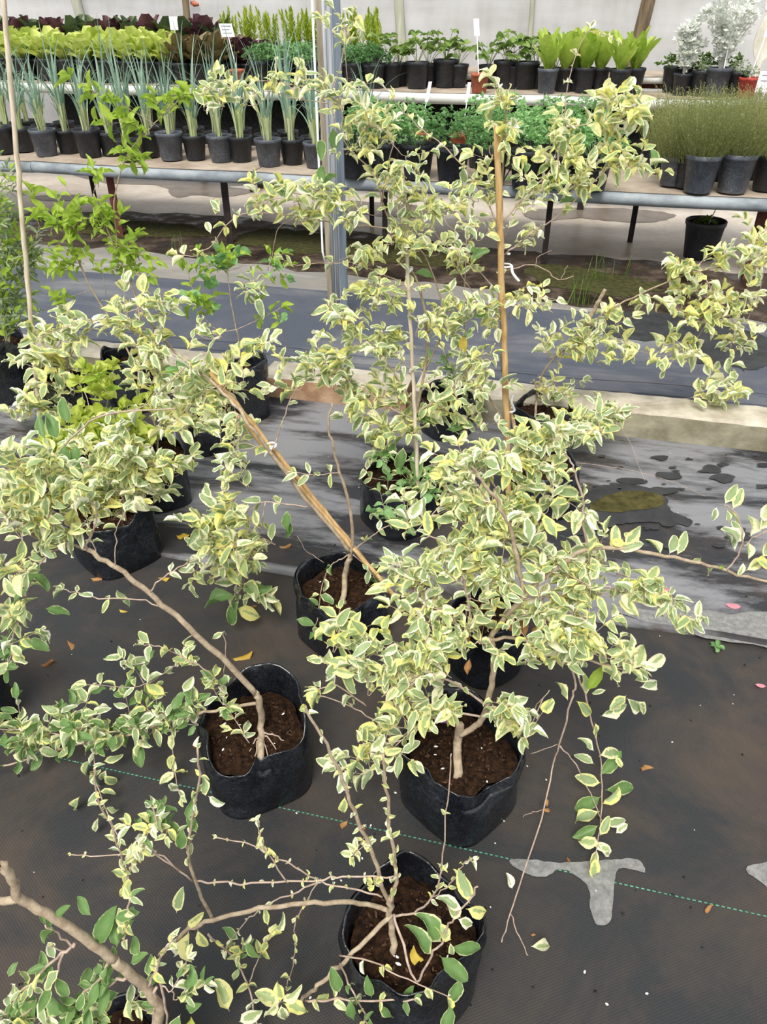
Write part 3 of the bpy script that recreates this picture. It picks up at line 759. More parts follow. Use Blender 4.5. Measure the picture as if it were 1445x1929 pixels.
# A: nearest bag, bottom centre
a = Shrub(VS, 'sparse variegated shrub in the nearest black bag, bottom centre, with arching bare branch', SH, GV, (765, 1985), 250, 1815, 11, bumps=[(1.6, .9, .05)], rbag=.122, h=.2)
a.branch([(742, 1790), (738, 1745), (733, 1715), (736, 1690)], 7, 5.2, name='trunk')
a.branch([(733, 1715), (690, 1704), (630, 1700, -.02), (550, 1706, -.04), (470, 1718, -.05), (400, 1732, -.06), (355, 1752, -.06), (318, 1782, -.05), (300, 1800, -.04)], 4.6, 3.4, name='arching_branch')
a.branch([(738, 1722), (690, 1770, -.03), (640, 1820, -.05), (600, 1855, -.06), (572, 1880, -.06), (540, 1915, -.07)], 4.6, 3.6)
a.branch([(735, 1710), (715, 1650), (690, 1580), (660, 1510), (640, 1455), (605, 1385), (575, 1330)], 4.2, 2, 18, 60, 's', .35)
a.branch([(738, 1700), (746, 1640), (735, 1560), (728, 1480), (722, 1420)], 4, 2, 20, 40, 's', .1)
a.branch([(400, 1730), (380, 1690), (362, 1640), (355, 1600), (362, 1540), (375, 1480), (372, 1410)], 3.4, 1.6, 20, 42, 'sv', .4)
a.branch([(355, 1600), (330, 1570), (300, 1550), (285, 1520)], 2, 1.2, 24, 26, 'vsg', .3)
a.branch([(362, 1660), (310, 1620), (270, 1590), (255, 1610), (235, 1670)], 1.6, 1.0, 22, 24, 's', .5)
a.branch([(340, 1640), (290, 1610), (190, 1612), (135, 1610)], 1.4, 1.0, 10, 70, 's', .3)
a.branch([(240, 1690), (235, 1640), (215, 1570), (185, 1500), (178, 1445)], 1.8, 1.2, 24, 50, 'vs', .1)
a.branch([(365, 1660), (430, 1665), (520, 1662), (610, 1655), (660, 1650), (745, 1650)], 1.8, 1.6, 10, 30, 's', .1)
a.branch([(720, 1690), (660, 1672), (600, 1660), (540, 1625), (480, 1595), (410, 1578)], 1.8, 1.0, 11, 26, 's', .2)
a.branch([(540, 1660), (505, 1610), (488, 1570), (484, 1545)], 1.5, 1.0, 18, 30, 's', .3)
a.branch([(605, 1662), (560, 1680), (500, 1705), (460, 1740), (420, 1790)], 1.6, 1.0, 11, 40, 's', .2)
a.branch([(600, 1662), (575, 1705), (556, 1740), (556, 1790), (545, 1840), (540, 1862)], 1.4, .8, 14, 50, 's', .2)
a.branch([(392, 1760), (430, 1795), (460, 1840), (478, 1900), (485, 1940)], 2.2, 1.6, 22, 36, 'sv', .1)
a.branch([(470, 1850), (490, 1800), (510, 1760)], 1.4, .9, 22, 22, 's', .5)
a.branch([(448, 1820), (458, 1780)], 1.2, .8, 26, 16, 'sg', .4)
a.branch([(830, 1640), (838, 1560), (845, 1470), (850, 1420)], 1.5, .9, 12, 200, 's', .02, tipleaf=False)
a.branch([(742, 1725), (780, 1720), (815, 1690), (832, 1640)], 2.4, 1.5, 18, 34, 's', .5)
a.branch([(815, 1690), (850, 1665), (870, 1630), (890, 1618)], 1.3, .8, 16, 24, 's', .3)
a.branch([(742, 1722, -.01), (765, 1800, -.07), (785, 1850, -.10), (810, 1800, -.10), (835, 1770, -.10), (850, 1735, -.10), (880, 1700, -.10), (900, 1670, -.10)], 2.4, 1.4)
a.branch([(575, 1885, -.08), (620, 1882, -.09), (700, 1885, -.11), (780, 1882, -.12)], 2.2, 1.6, 24, 44, 'gs', .1)
a.branch([(640, 1815, -.05), (665, 1865, -.09), (680, 1900, -.1), (700, 1940, -.1)], 1.8, 1.4, 26, 36, 'gs', .2)
a.branch([(640, 1800, -.04), (700, 1812, -.07), (770, 1845, -.10), (850, 1880, -.11)], 1.7, 1.0, 22, 44, 'ss', .25)
a.loose([q_+(-.10,) for q_ in [(833, 1775, 133, 70, 'g'), (815, 1800, 128, 72, 'g'), (848, 1785, -8, 62, 'g'), (828, 1800, -42, 66, 'g'), (870, 1842, -110, 48, 'g'), (850, 1890, -100, 60, 'g'),
         (848, 1775, -75, 26, 'v'), (850, 1770, 140, 40, 's'), (868, 1728, 130, 44, 's'), (872, 1712, 158, 52, 'v'), (885, 1702, 100, 56, 'v'), (878, 1712, -15, 50, 's'), (862, 1730, -30, 44, 's'),
         (792, 1812, 110, 46, 'o'), (640, 1870, 108, 52, 'g'), (660, 1880, -80, 50, 'g'), (700, 1880, 100, 44, 'g'), (715, 1890, -50, 46, 'g'), (760, 1885, 60, 40, 'g'),
         (530, 1888, 160, 52, 's'), (530, 1888, 100, 40, 's'), (532, 1888, 40, 44, 's'), (534, 1890, -20, 46, 's'), (530, 1892, -85, 44, 'v'), (526, 1890, -135, 40, 's')]])
a.loose([(432, 1905, 120, 60, 's'), (450, 1925, 30, 44, 's'), (355, 1755, -95, 60, 's', -.06), (372, 1750, -70, 44, 's', -.06), (352, 1745, 40, 34, 's', -.06), (345, 1770, -120, 40, 's', -.06),
         (332, 1720, 75, 48, 'v', -.06), (450, 1770, 150, 38, 'g'), (460, 1775, -35, 42, 'g'), (505, 1745, 105, 34, 'v'), (520, 1755, 65, 34, 'v'), (650, 1500, -95, 36, 'v'), (655, 1545, -120, 22, 'd'), (690, 1562, 170, 22, 'd'),
         (370, 1570, 110, 44, 'g'), (345, 1575, 150, 46, 'g'), (352, 1545, 80, 44, 'g'), (345, 1560, -100, 46, 'g'), (310, 1560, 95, 46, 'g'), (388, 1500, 100, 36, 'v'), (392, 1500, -20, 34, 'v'), (240, 1650, 160, 30, 'v')])
a.cloud(300, 1560, 36, 30, 22, 26, 0, 'vsg'); a.cloud(245, 1600, 22, 30, 14, 22, 0, 's'); a.cloud(690, 1590, 20, 24, 10, 20, 0, 's'); a.cloud(700, 1650, 18, 20, 6, 20, 0, 's')
a.finish()

# L: bag in the bottom left corner
l = Shrub(VS, 'green-leaved variegated shrub with thick forked stem in bottom left corner', SH, GV, (295, 2230), 260, 2000, 12, rbag=.115, h=.2, bumps=[(1.2, .8, .02)])
l.branch([(300, 1925), (285, 1880), (250, 1840), (215, 1808)], 8, 6.8, name='trunk')
l.branch([(215, 1808), (155, 1765), (100, 1730), (40, 1695), (15, 1645), (0, 1628)], 6.6, 5.4, name='stem')
l.branch([(42, 1697), (0, 1698), (-60, 1702)], 5.6, 4.6, name='stem')
l.branch([(140, 1778), (120, 1795), (80, 1830), (40, 1870), (0, 1925)], 2.2, 1.6, 34, 30, 'gv', .2)
l.branch([(120, 1792), (100, 1845), (70, 1890), (30, 1940)], 2.0, 1.4, 36, 30, 'gv', .2)
l.branch([(140, 1782), (110, 1760), (85, 1742)], 1.6, 1.2, 30, 20, 'g', .6)
l.branch([(210, 1800), (190, 1840), (150, 1880), (140, 1935)], 2.4, 1.6, 40, 30, 'g', .1)
l.branch([(240, 1840), (200, 1860), (150, 1900), (100, 1935)], 2.4, 1.6, 40, 28, 'g', .1)
l.branch([(295, 1860), (290, 1900), (285, 1945)], 2.2, 1.8)
l.branch([(300, 1840), (310, 1880), (315, 1940)], 2.0, 1.6)
l.branch([(280, 1860), (300, 1815), (325, 1765)], 2.0, 1.4, 22, 30, 'sv', .3)
l.branch([(230, 1780), (240, 1740), (245, 1690)], 1.8, 1.2, 30, 26, 'gsv', .1)
l.branch([(120, 1795), (100, 1785), (92, 1782)], 1.2, .8, 14, 30, 's', .6)
l.loose([(178, 1785, 62, 80, 'g'), (215, 1730, 15, 48, 'g'), (172, 1725, 140, 46, 'g'), (90, 1745, -120, 44, 'g'), (105, 1728, 40, 34, 'g'), (220, 1785, 95, 48, 'g'), (205, 1830, 80, 46, 'g'),
         (260, 1800, 100, 40, 'g'), (245, 1815, 30, 42, 'g'), (280, 1840, 95, 36, 'g'), (80, 1855, 100, 56, 'g'), (175, 1855, 45, 52, 'g'), (120, 1910, 150, 60, 'g'), (85, 1870, -35, 60, 'g'), (70, 1880, -125, 80, 'g'), (125, 1900, -80, 56, 'g'), (205, 1870, 160, 52, 'g'), (15, 1840, 60, 26, 'g'),
         (340, 1890, 60, 44, 'g'), (340, 1910, -110, 50, 'g'), (355, 1865, 85, 46, 'g'), (360, 1915, -100, 56, 'c'), (350, 1900, 30, 40, 'g'), (275, 1910, 40, 30, 'v'), (225, 1870, -160, 40, 'g'), (240, 1880, -70, 40, 'v')])
l.cloud(60, 1900, 60, 40, 22, 34, 0, 'gvs'); l.cloud(160, 1910, 60, 30, 22, 36, 0, 'gv'); l.cloud(250, 1900, 30, 30, 8, 30, 0, 'gv'); l.cloud(340, 1860, 22, 40, 10, 30, 0, 'gsv')
l.finish()

# B: bag left of centre with the long leaning stem
b = Shrub(VS, 'variegated shrub with long stem leaning left, torn bag with high flap, left of centre', SH, GV, (500, 1540), 204, 1448, 13, bumps=[(1.45, .75, .075), (0.2, .5, .045), (4.6, .5, -.02)], collar=True)
b.branch([(492, 1425), (492, 1370), (488, 1320), (480, 1305)], 9, 8, name='trunk')
b.branch([(482, 1308), (430, 1252), (380, 1205), (330, 1160), (280, 1118), (230, 1078), (190, 1052), (165, 1035)], 7.5, 5, name='stem')
b.branch([(165, 1035), (130, 1027), (90, 1022), (40, 1000, -.05), (0, 960, -.08)], 3.5, 1.8, 34, 40, 'v', .4)
b.branch([(165, 1035), (140, 1000), (110, 970), (70, 950), (30, 950)], 2.6, 1.4, 34, 34, 'vs', .3)
b.branch([(160, 1030), (175, 1000), (180, 960), (165, 940)], 2.4, 1.4, 30, 34, 'vs', .4)
b.branch([(130, 1027), (90, 1045), (60, 1090), (45, 1140), (25, 1200), (15, 1260)], 2.2, 1.2, 38, 34, 'vg', .2)
b.branch([(303, 1143), (260, 1130), (200, 1128), (150, 1118), (120, 1110)], 1.7, 1.0, 24, 30, 'v', .35)
b.branch([(283, 1115), (300, 1092), (335, 1070), (372, 1052)], 2.0, 1.2, 20, 40, 'v', .5)
b.branch([(218, 1068), (217, 1020), (218, 1000), (235, 965)], 1.3, .9, 22, 60, 'v', .7)
b.branch([(180, 1045), (168, 1000), (160, 970)], 1.4, .9, 24, 26, 'v', .3)
b.branch([(430, 1310), (395, 1268), (345, 1238), (300, 1218), (270, 1215)], 1.8, 1.0, 28, 34, 'v', .25)
b.branch([(420, 1190), (425, 1220), (422, 1270)], 1.2, .9, 18, 60, 'v', .0)
b.branch([(325, 1255), (290, 1280), (250, 1295), (165, 1290)], 1.3, .8, 30, 36, 'v', .15)
b.branch([(482, 1325), (420, 1335), (370, 1345), (300, 1365), (240, 1385), (150, 1402), (70, 1425), (0, 1445), (-60, 1455)], 4.2, 2, 30, 36, 'vg', .2)
b.branch([(300, 1365), (230, 1375), (130, 1385), (60, 1375), (0, 1372), (-50, 1370)], 2.2, 1.4, 30, 34, 'v', .2)
b.branch([(330, 1360), (326, 1400), (328, 1450), (340, 1500)], 1.8, 1.2, 26, 46, 's', .2)
b.branch([(180, 1400), (178, 1440), (185, 1490), (225, 1580)], 1.8, 1.2, 24, 46, 'v', .1)
b.branch([(470, 1400), (440, 1350), (425, 1325)], 1.5, 1.0, 26, 26, 'v', .2)
for x, y in ((480, 1425), (505, 1428), (520, 1412), (515, 1385), (470, 1415), (535, 1395)):
    b.branch([(492, 1385), ((492+x)/2, (1370+y)/2), (x, y)], 2.4, 1.2, name='root')
b.loose([(265, 1380, 150, 50, 'g'), (330, 1365, 20, 46, 'g'), (325, 1340, 65, 40, 'g'), (262, 1393, -85, 50, 'g'), (312, 1310, 140, 44, 's'), (345, 1305, 60, 34, 's'), (200, 1450, -120, 36, 'v'), (195, 1435, 20, 36, 'v'),
         (210, 1370, 35, 38, 'v'), (180, 1410, 150, 40, 'v'), (170, 1430, -110, 34, 'v'), (195, 1460, -50, 36, 'v'), (150, 1500, -115, 34, 'v'), (185, 1540, -105, 30, 'v'), (330, 1455, 110, 26, 's'), (50, 1205, -20, 44, 'g'), (15, 1190, 90, 56, 'g'), (30, 1215, -80, 40, 's'),
         (85, 830, 100, 50, 'g', .1), (110, 830, 115, 56, 'g', .1), (120, 835, -80, 56, 'g', .1), (140, 835, -75, 58, 'g', .1), (130, 800, 100, 50, 'g', .1), (85, 1145, -20, 44, 'g'), (405, 1300, 140, 36, 'v'), (440, 1375, 170, 40, 'v'), (455, 1385, 10, 26, 'v'), (420, 1320, 100, 30, 'v')])
b.branch([(40, 960, .05), (70, 900, .08), (110, 850, .1), (150, 810, .1), (200, 780, .1), (330, 770, .1)], 2.6, 1.5)
for c in [(50, 960, 60, 55, 44, 34), (110, 1000, 45, 30, 20, 32), (55, 870, 60, 45, 36, 36), (95, 930, 60, 40, 34, 36), (25, 1060, 40, 40, 18, 36), (30, 1160, 30, 50, 14, 36), (20, 920, 40, 40, 22, 36)]:
    b.cloud(*c, 0, 'vvs')
for c in [(330, 1345, 50, 24, 28, 30), (260, 1365, 50, 26, 24, 32), (130, 1360, 55, 28, 30, 32), (60, 1390, 50, 30, 20, 34), (190, 1395, 40, 22, 14, 32), (15, 1360, 30, 35, 10, 34), (425, 1310, 26, 30, 14, 26), (345, 1245, 45, 20, 10, 26), (250, 1265, 30, 20, 8, 28)]:
    b.cloud(*c, 0, 'vvg')
b.finish()

# C: the dense shrub right of centre
c_ = Shrub(VS, 'densest variegated shrub, spreading over the crumpled bag right of centre', SH, GV, (855, 1592), 212, 1500, 14, bumps=[(1.6, .8, .06), (5.6, .6, -.05)], collar=True)
c_.branch([(862, 1455), (862, 1400), (866, 1365)], 11, 10, name='trunk')
c_.branch([(866, 1385), (895, 1368), (915, 1340), (925, 1290), (930, 1240), (925, 1200)], 7.5, 6.5, name='stem')
c_.branch([(925, 1200), (955, 1160), (985, 1125), (1030, 1085), (1070, 1055), (1105, 1033), (1180, 1036), (1240, 1045), (1300, 1058), (1370, 1075), (1445, 1095), (1520, 1110)], 6, 2.4, name='stem')
c_.branch([(985, 1125), (980, 1080), (970, 1030), (955, 980), (930, 935), (900, 895), (888, 880)], 5, 2.6)
c_.branch([(1105, 1033), (1100, 990), (1098, 950), (1085, 900), (1075, 870), (1060, 850)], 2.6, 1.4, 24, 60, 'v', .3)
c_.branch([(925, 1205), (980, 1205), (1040, 1220), (1100, 1240), (1160, 1258), (1200, 1262)], 4, 1.8, 36, 34, 'v', .3)
c_.branch([(985, 1130), (1060, 1120), (1130, 1105), (1190, 1120), (1250, 1145), (1300, 1180)], 2.4, 1.2, 34, 24, 'v', .15)
c_.branch([(915, 1330), (860, 1290), (800, 1270), (740, 1250), (690, 1225), (640, 1215)], 3, 1.5, 34, 34, 'v', .2)
c_.branch([(905, 1350), (850, 1345), (800, 1360), (760, 1385), (720, 1420), (700, 1450)], 2.8, 1.4, 34, 30, 'v', .2)
c_.branch([(690, 1330), (650, 1300), (620, 1290), (590, 1305)], 1.8, 1.2, 34, 34, 'v', .3)
c_.branch([(740, 1390), (700, 1355), (660, 1330), (600, 1310)], 2.0, 1.2, 30, 60, 'v', .2)
c_.branch([(880, 1200), (840, 1150), (800, 1110), (770, 1080), (745, 1060)], 2.6, 1.4, 34, 30, 'v', .1)
c_.branch([(895, 1200), (880, 1130), (870, 1070), (850, 1030), (810, 1010)], 2.6, 1.4, 34, 30, 'v', .1)
c_.branch([(1070, 1240), (1085, 1290), (1075, 1320), (1055, 1400), (1040, 1450), (1020, 1540), (985, 1650), (962, 1720), (945, 1775)], 2.6, 1.4, None, name='hanging_shoot')
c_.branch([(962, 1722), (978, 1765), (995, 1800)], 1.4, .9, None)
c_.branch([(1055, 1405), (1085, 1440), (1105, 1480), (1130, 1535), (1140, 1560)], 1.8, 1.0, None)
c_.branch([(1090, 1270), (1105, 1320), (1125, 1400), (1135, 1480), (1130, 1560), (1120, 1620)], 2.2, 1.1, None, name='hanging_shoot')
c_.branch([(1035, 1300), (1010, 1330), (1000, 1350)], 1.3, .9, None)
c_.branch([(1000, 1420), (1050, 1402)], 1.2, .8, None)
c_.branch([(1022, 1525), (1000, 1530), (985, 1540)], 1.0, .6, None)
c_.loose([(1128, 1425, 15, 60, 'v'), (1130, 1460, 50, 58, 'g'), (1120, 1440, 150, 40, 'v'), (1132, 1475, 165, 50, 'v'), (1140, 1488, -2, 66, 'g'), (1135, 1515, 50, 44, 'v'), (1132, 1500, -145, 60, 'g'), (1130, 1528, -150, 52, 'v'), (1128, 1555, -155, 52, 'g'), (1138, 1550, 5, 44, 'v'), (1130, 1575, 60, 40, 'v'), (1160, 1570, 30, 30, 's'), (1130, 1588, 170, 44, 's'), (1128, 1590, -40, 40, 's'), (1125, 1600, -110, 36, 's'), (1122, 1615, -95, 40, 's'), (1118, 1590, -20, 36, 's'), (1120, 1415, 140, 36, 'v'), (1160, 1425, -60, 24, 's'),
          (1000, 1783, -5, 46, 's'), (965, 1675, 110, 30, 's'), (1022, 1525, 0, 18, 'd'), (1030, 1520, 90, 16, 'd'),
          (1085, 1320, -35, 44, 'v'), (1070, 1320, 120, 40, 'v'), (1105, 1310, 95, 42, 'v'), (1105, 1300, 60, 56, 'y'), (1130, 1350, 30, 50, 'v'), (1120, 1360, -70, 38, 'v'), (1150, 1345, 30, 36, 'v'), (1180, 1315, -35, 48, 'v'), (1200, 1320, -40, 44, 'v'), (1205, 1295, 15, 44, 'v'), (1170, 1270, 50, 26, 's'), (1195, 1282, 20, 30, 'v'), (1142, 1300, -170, 26, 'v'), (1180, 1310, -140, 40, 'v'), (1040, 1260, 95, 44, 'v'), (1060, 1260, 105, 46, 'v'), (1015, 1250, 150, 36, 's'), (1195, 1262, 60, 54, 's'), (1215, 1262, 40, 54, 's'),
          (1155, 1040, 80, 50, 'v'), (1175, 1030, 55, 46, 'v'), (1160, 1035, 10, 48, 'v'), (1180, 1025, 170, 30, 's'), (1205, 1028, 130, 36, 'v'), (1245, 1045, 120, 36, 'v'), (1260, 1045, 60, 50, 'v'), (1275, 1045, 60, 48, 'v'), (1300, 1062, 30, 24, 'v'), (1330, 1065, -50, 32, 'v'), (1350, 1072, 20, 18, 'y'), (1120, 1030, 110, 52, 'v'), (1100, 1030, 150, 36, 'v'),
          (1380, 960, 65, 44, 'v'), (1365, 950, 60, 40, 'v'), (1350, 955, -110, 26, 'v'), (1370, 960, -80, 26, 'v'), (1390, 990, 110, 34, 'v'), (1400, 1020, 150, 50, 'v'), (1400, 1020, 100, 44, 'v'), (1415, 1010, 70, 50, 's'), (1430, 1000, 60, 46, 's'), (1385, 1040, 110, 40, 'v'), (1410, 1055, 90, 34, 's'), (1420, 1055, -10, 40, 's'), (1405, 1075, 30, 44, 's'), (1435, 1050, 50, 40, 'v'), (1400, 1060, -100, 26, 's'), (1445, 1030, 60, 44, 'v'), (1440, 985, 80, 36, 's'),
          (985, 1195, 150, 40, 'd'), (1000, 1195, 60, 34, 'd'), (990, 1200, 100, 40, 'd'), (870, 1225, 80, 34, 'd'), (885, 1240, -100, 30, 'd')])
c_.branch([(1370, 1078), (1390, 1045), (1400, 1010), (1385, 965), (1365, 952)], 1.8, 1.1)
c_.branch([(1445, 1000), (1420, 1015), (1400, 1030)], 1.4, 1)
for c in [(960, 870, 65, 36, 50, 36), (1050, 835, 60, 30, 36, 34), (1110, 800, 45, 24, 18, 32), (870, 895, 50, 45, 36, 36), (900, 960, 70, 45, 56, 34), (960, 1010, 60, 45, 44, 34), (880, 1035, 50, 38, 32, 34), (1030, 950, 55, 45, 28, 38), (800, 970, 40, 28, 14, 34),
          (830, 1060, 50, 35, 26, 34), (765, 1095, 38, 42, 30, 34), (800, 1150, 40, 35, 22, 34), (1050, 1080, 55, 45, 36, 36), (1110, 1065, 45, 38, 24, 36), (940, 1100, 50, 50, 40, 32), (1085, 1135, 55, 36, 30, 36), (1170, 1108, 45, 22, 22, 34), (1240, 1125, 36, 22, 16, 32), (1290, 1165, 24, 20, 5, 32),
          (1010, 1175, 55, 36, 30, 36), (1080, 1200, 60, 28, 36, 34), (1150, 1228, 45, 22, 14, 34), (880, 1190, 46, 38, 22, 36), (830, 1220, 46, 32, 24, 36), (965, 1240, 36, 26, 10, 36),
          (720, 1210, 46, 22, 14, 36), (655, 1200, 34, 22, 12, 38), (680, 1270, 46, 30, 20, 40), (740, 1290, 46, 32, 24, 36), (800, 1270, 44, 32, 24, 36), (790, 1340, 55, 40, 38, 36), (720, 1400, 42, 36, 24, 34), (680, 1430, 36, 30, 10, 34), (985, 1370, 40, 36, 16, 36), (960, 1340, 34, 26, 8, 36), (1030, 1255, 36, 22, 6, 38)]:
    c_.cloud(*c, (1110-c[1])*.0004, 'vvvs')
c_.finish()
# purple label lying in that bag
m = MB(); q = at(846, 1362, c_.Y0+.035); m.box8([q+Vector(v) for v in ((-.02, 0, 0), (.018, -.006, .004), (.02, .01, .014), (-.018, .016, .01), (-.02, 0, .0015), (.018, -.006, .0055), (.02, .01, .0155), (-.018, .016, .0115))])
o = m.build('plant_label', 'purple_plastic', c_.root, smooth=False); o.matrix_parent_inverse = c_.inv; o['label'] = 'purple plastic tag'

# D: staked shrub in the middle
d_ = Shrub(VS, 'variegated shrub tied to two bamboo canes leaning left, bag in the middle', SH, GV, (650, 1250), 166, 1165, 15, bumps=[(2.6, .6, .03)], collar=True)
d_.branch([(648, 1130), (650, 1085), (656, 1060), (660, 1045)], 9, 7.5, name='trunk')
d_.branch([(658, 1060), (664, 1020), (658, 950), (640, 890), (628, 840), (618, 800), (625, 760)], 5.5, 2.6, name='stem')
d_.branch([(660, 1040), (620, 990), (560, 920), (505, 845), (470, 800), (430, 750, .05), (390, 710, .1), (350, 680, .15), (310, 640, .2), (270, 590, .2)], 6, 3, name='stem')
d_.stake((690, 1060, .02), (395, 700, .1), .0075, 'bamboo'); d_.stake((672, 1040, .0), (440, 775, .07), .006, 'bamboo')
d_.branch([(580, 955), (540, 950), (500, 945), (460, 965), (420, 970)], 2.0, 1.2, 30, 36, 'v', .3)
d_.branch([(500, 945), (490, 1000), (470, 1050), (450, 1090), (445, 1120)], 1.8, 1.2, 34, 30, 'v', .2)
d_.branch([(505, 845), (455, 830), (450, 780), (440, 850), (455, 870)], 1.3, .9, 28, 40, 'v', .3)
d_.branch([(512, 850), (530, 800), (545, 760), (560, 730)], 1.8, 1.2, 24, 40, 'vs', .4)
d_.branch([(640, 890), (600, 895), (560, 890)], 1.3, .9, 24, 22, 'v', .2)
d_.branch([(655, 1045), (640, 1055), (620, 1070), (605, 1110), (600, 1160), (590, 1190)], 1.7, 1.0, 28, 34, 'vg', .2)
d_.branch([(660, 1040), (700, 1010), (730, 990), (770, 985)], 1.8, 1.2, 24, 26, 'vg', .3)
d_.branch([(665, 1045), (690, 1065), (705, 1085), (712, 1105)], 1.4, 1.0, 28, 20, 'vg', .3)
d_.branch([(610, 1060), (580, 1040), (560, 1010)], 1.0, .6, None)
d_.branch([(350, 690), (310, 730), (260, 770), (180, 785)], 1.8, 1.1, 28, 40, 'v', .2)
d_.branch([(300, 640, .2), (240, 600, .2), (150, 610, .25), (60, 640, .25)], 1.6, 1.0, 28, 46, 'v', .2)
d_.loose([(445, 1120, -160, 60, 'g'), (450, 1130, -120, 58, 'g'), (455, 1110, 5, 56, 'g'), (540, 960, -85, 44, 'g'), (545, 980, -100, 36, 'g'), (412, 960, 140, 46, 'v'), (400, 940, 130, 44, 'v'), (380, 980, 165, 44, 'v'), (380, 1040, 140, 46, 'v'), (480, 860, 50, 36, 'v'), (445, 1145, -20, 50, 's'), (690, 1215, 130, 36, 's')])
for c in [(445, 960, 40, 28, 18, 34), (400, 1010, 45, 32, 24, 34), (450, 1015, 40, 36, 24, 34), (390, 1055, 40, 28, 16, 32), (450, 1075, 36, 26, 14, 34), (470, 1125, 26, 20, 7, 36), (440, 890, 30, 34, 14, 32)]:
    d_.cloud(*c, 0, 'vvs')
for c in [(445, 705, 45, 36, 22, 32), (480, 660, 34, 26, 10, 30), (390, 740, 50, 40, 30, 30), (440, 790, 46, 44, 26, 30), (350, 800, 45, 34, 20, 32), (330, 690, 55, 45, 34, 30), (275, 650, 50, 40, 28, 30), (250, 590, 45, 34, 24, 30), (230, 620, 34, 26, 12, 28), (290, 720, 36, 26, 12, 28), (380, 640, 30, 24, 10, 28), (300, 590, 26, 26, 10, 28)]:
    d_.cloud(*c, .12, 'vvs')
d_.tie((512, 838, .06), .012, (500, 860, .05)); d_.finish()

# E: bag on the left under a mound of foliage
e_ = Shrub(VS, 'low mounded variegated shrub in wide black bag on the left', SH, GV, (238, 1088), 152, 995, 16, collar=False)
e_.branch([(235, 975), (232, 940), (225, 910)], 7, 5.5, name='trunk')
e_.branch([(225, 915), (190, 890), (150, 870)], 3, 2, 30, 30, 'v', .3); e_.branch([(228, 915), (270, 880), (310, 860)], 3, 2, 30, 30, 'v', .3); e_.branch([(226, 920), (222, 880), (235, 840)], 3, 2, 30, 30, 'v', .3)
for c in [(225, 850, 60, 30, 46, 32), (290, 875, 45, 34, 38, 32), (250, 900, 60, 34, 44, 32), (170, 920, 55, 34, 36, 32), (130, 880, 50, 36, 26, 32), (200, 945, 45, 22, 18, 32), (280, 930, 36, 22, 14, 30)]:
    e_.cloud(*c, 0, 'vvs')
e_.finish()

# G: tall shrub with grey stake, centre
g_ = Shrub(VS, 'tall spreading variegated shrub tied to a pale grey stake in the centre', SH, GV, (755, 1022), 150, 935, 17, collar=False)
g_.branch([(785, 905), (783, 860), (780, 800), (778, 740)], 7, 6, name='trunk')
g_.stake((788, 920, .0), (758, 305, .0), .0065, 'bamboo_pale'); g_.tie((770, 505), .011, (766, 525, -.01))
g_.branch([(780, 790), (800, 700), (805, 620), (790, 540), (770, 500), (740, 430), (720, 380)], 5, 2.6, name='stem')
g_.branch([(800, 700), (835, 620), (830, 560), (805, 490), (790, 470)], 3.4, 2)
g_.branch([(720, 380), (710, 330), (690, 310), (650, 270), (625, 200), (640, 130), (655, 60)], 2.6, 1.2, 24, 60, 'v', .1)
g_.branch([(720, 380), (728, 320), (740, 260), (690, 230)], 2, 1.2, 24, 30, 'v', .2)
g_.branch([(625, 190), (580, 165), (530, 158), (480, 150)], 1.6, 1.0, 24, 22, 's', .15)
g_.branch([(620, 195), (560, 185), (500, 172), (440, 190), (405, 195)], 1.5, 1.0, 24, 40, 's', .3)
g_.branch([(735, 430), (690, 425), (640, 420), (590, 412), (540, 405), (470, 402), (430, 420), (400, 460), (370, 480), (335, 480)], 2.4, 1.0, 26, 40, 's', .3)
g_.branch([(560, 410), (525, 430), (515, 470), (505, 510)], 1.5, 1.1, None)
g_.branch([(780, 760), (740, 700), (700, 650), (670, 620), (650, 590)], 3, 1.6, 28, 26, 'v', .2)
g_.branch([(780, 790), (720, 760), (670, 720), (620, 690), (570, 680)], 3, 1.6, 28, 24, 'v', .2)
g_.branch([(780, 780), (840, 740), (880, 700), (910, 660)], 3, 1.6, 26, 26, 'v', .2)
g_.branch([(775, 540), (730, 520), (680, 500), (640, 495), (560, 500), (535, 490)], 1.8, 1.0, 24, 44, 'v', .1)
g_.branch([(640, 490), (700, 470), (760, 450)], 1.6, 1.0, 24, 30, 'v', .1)
g_.branch([(880, 820), (875, 600), (880, 450), (880, 430)], 1.6, 1.0, None)
g_.branch([(755, 905), (700, 900), (690, 880), (705, 850)], 1.3, .9, 20, 24, 'gv', .2)
g_.branch([(790, 900), (770, 940), (765, 1000)], 1.4, .9, 22, 22, 'gv', .2)
g_.loose([(545, 375, 150, 30, 'g'), (560, 360, 160, 44, 'g'), (600, 350, 30, 40, 'g'), (610, 360, 120, 40, 'g'), (640, 385, 100, 40, 'g'), (680, 375, 30, 44, 'v'), (628, 240, -90, 40, 'g'), (605, 260, -90, 46, 'g'), (605, 310, -85, 40, 'g'), (665, 225, 20, 40, 'g'), (820, 525, 170, 40, 'g'), (880, 480, 30, 36, 'g'), (885, 490, 25, 40, 'g'), (890, 600, 40, 36, 'g'), (870, 630, -80, 34, 'o'), (415, 400, 130, 26, 'v'), (405, 405, 80, 30, 'v'), (397, 440, 110, 26, 's'), (745, 830, -110, 50, 'g'), (760, 840, -95, 56, 'g'), (780, 845, -85, 60, 'g'), (840, 810, 10, 50, 'g'), (820, 800, 160, 50, 'g')])
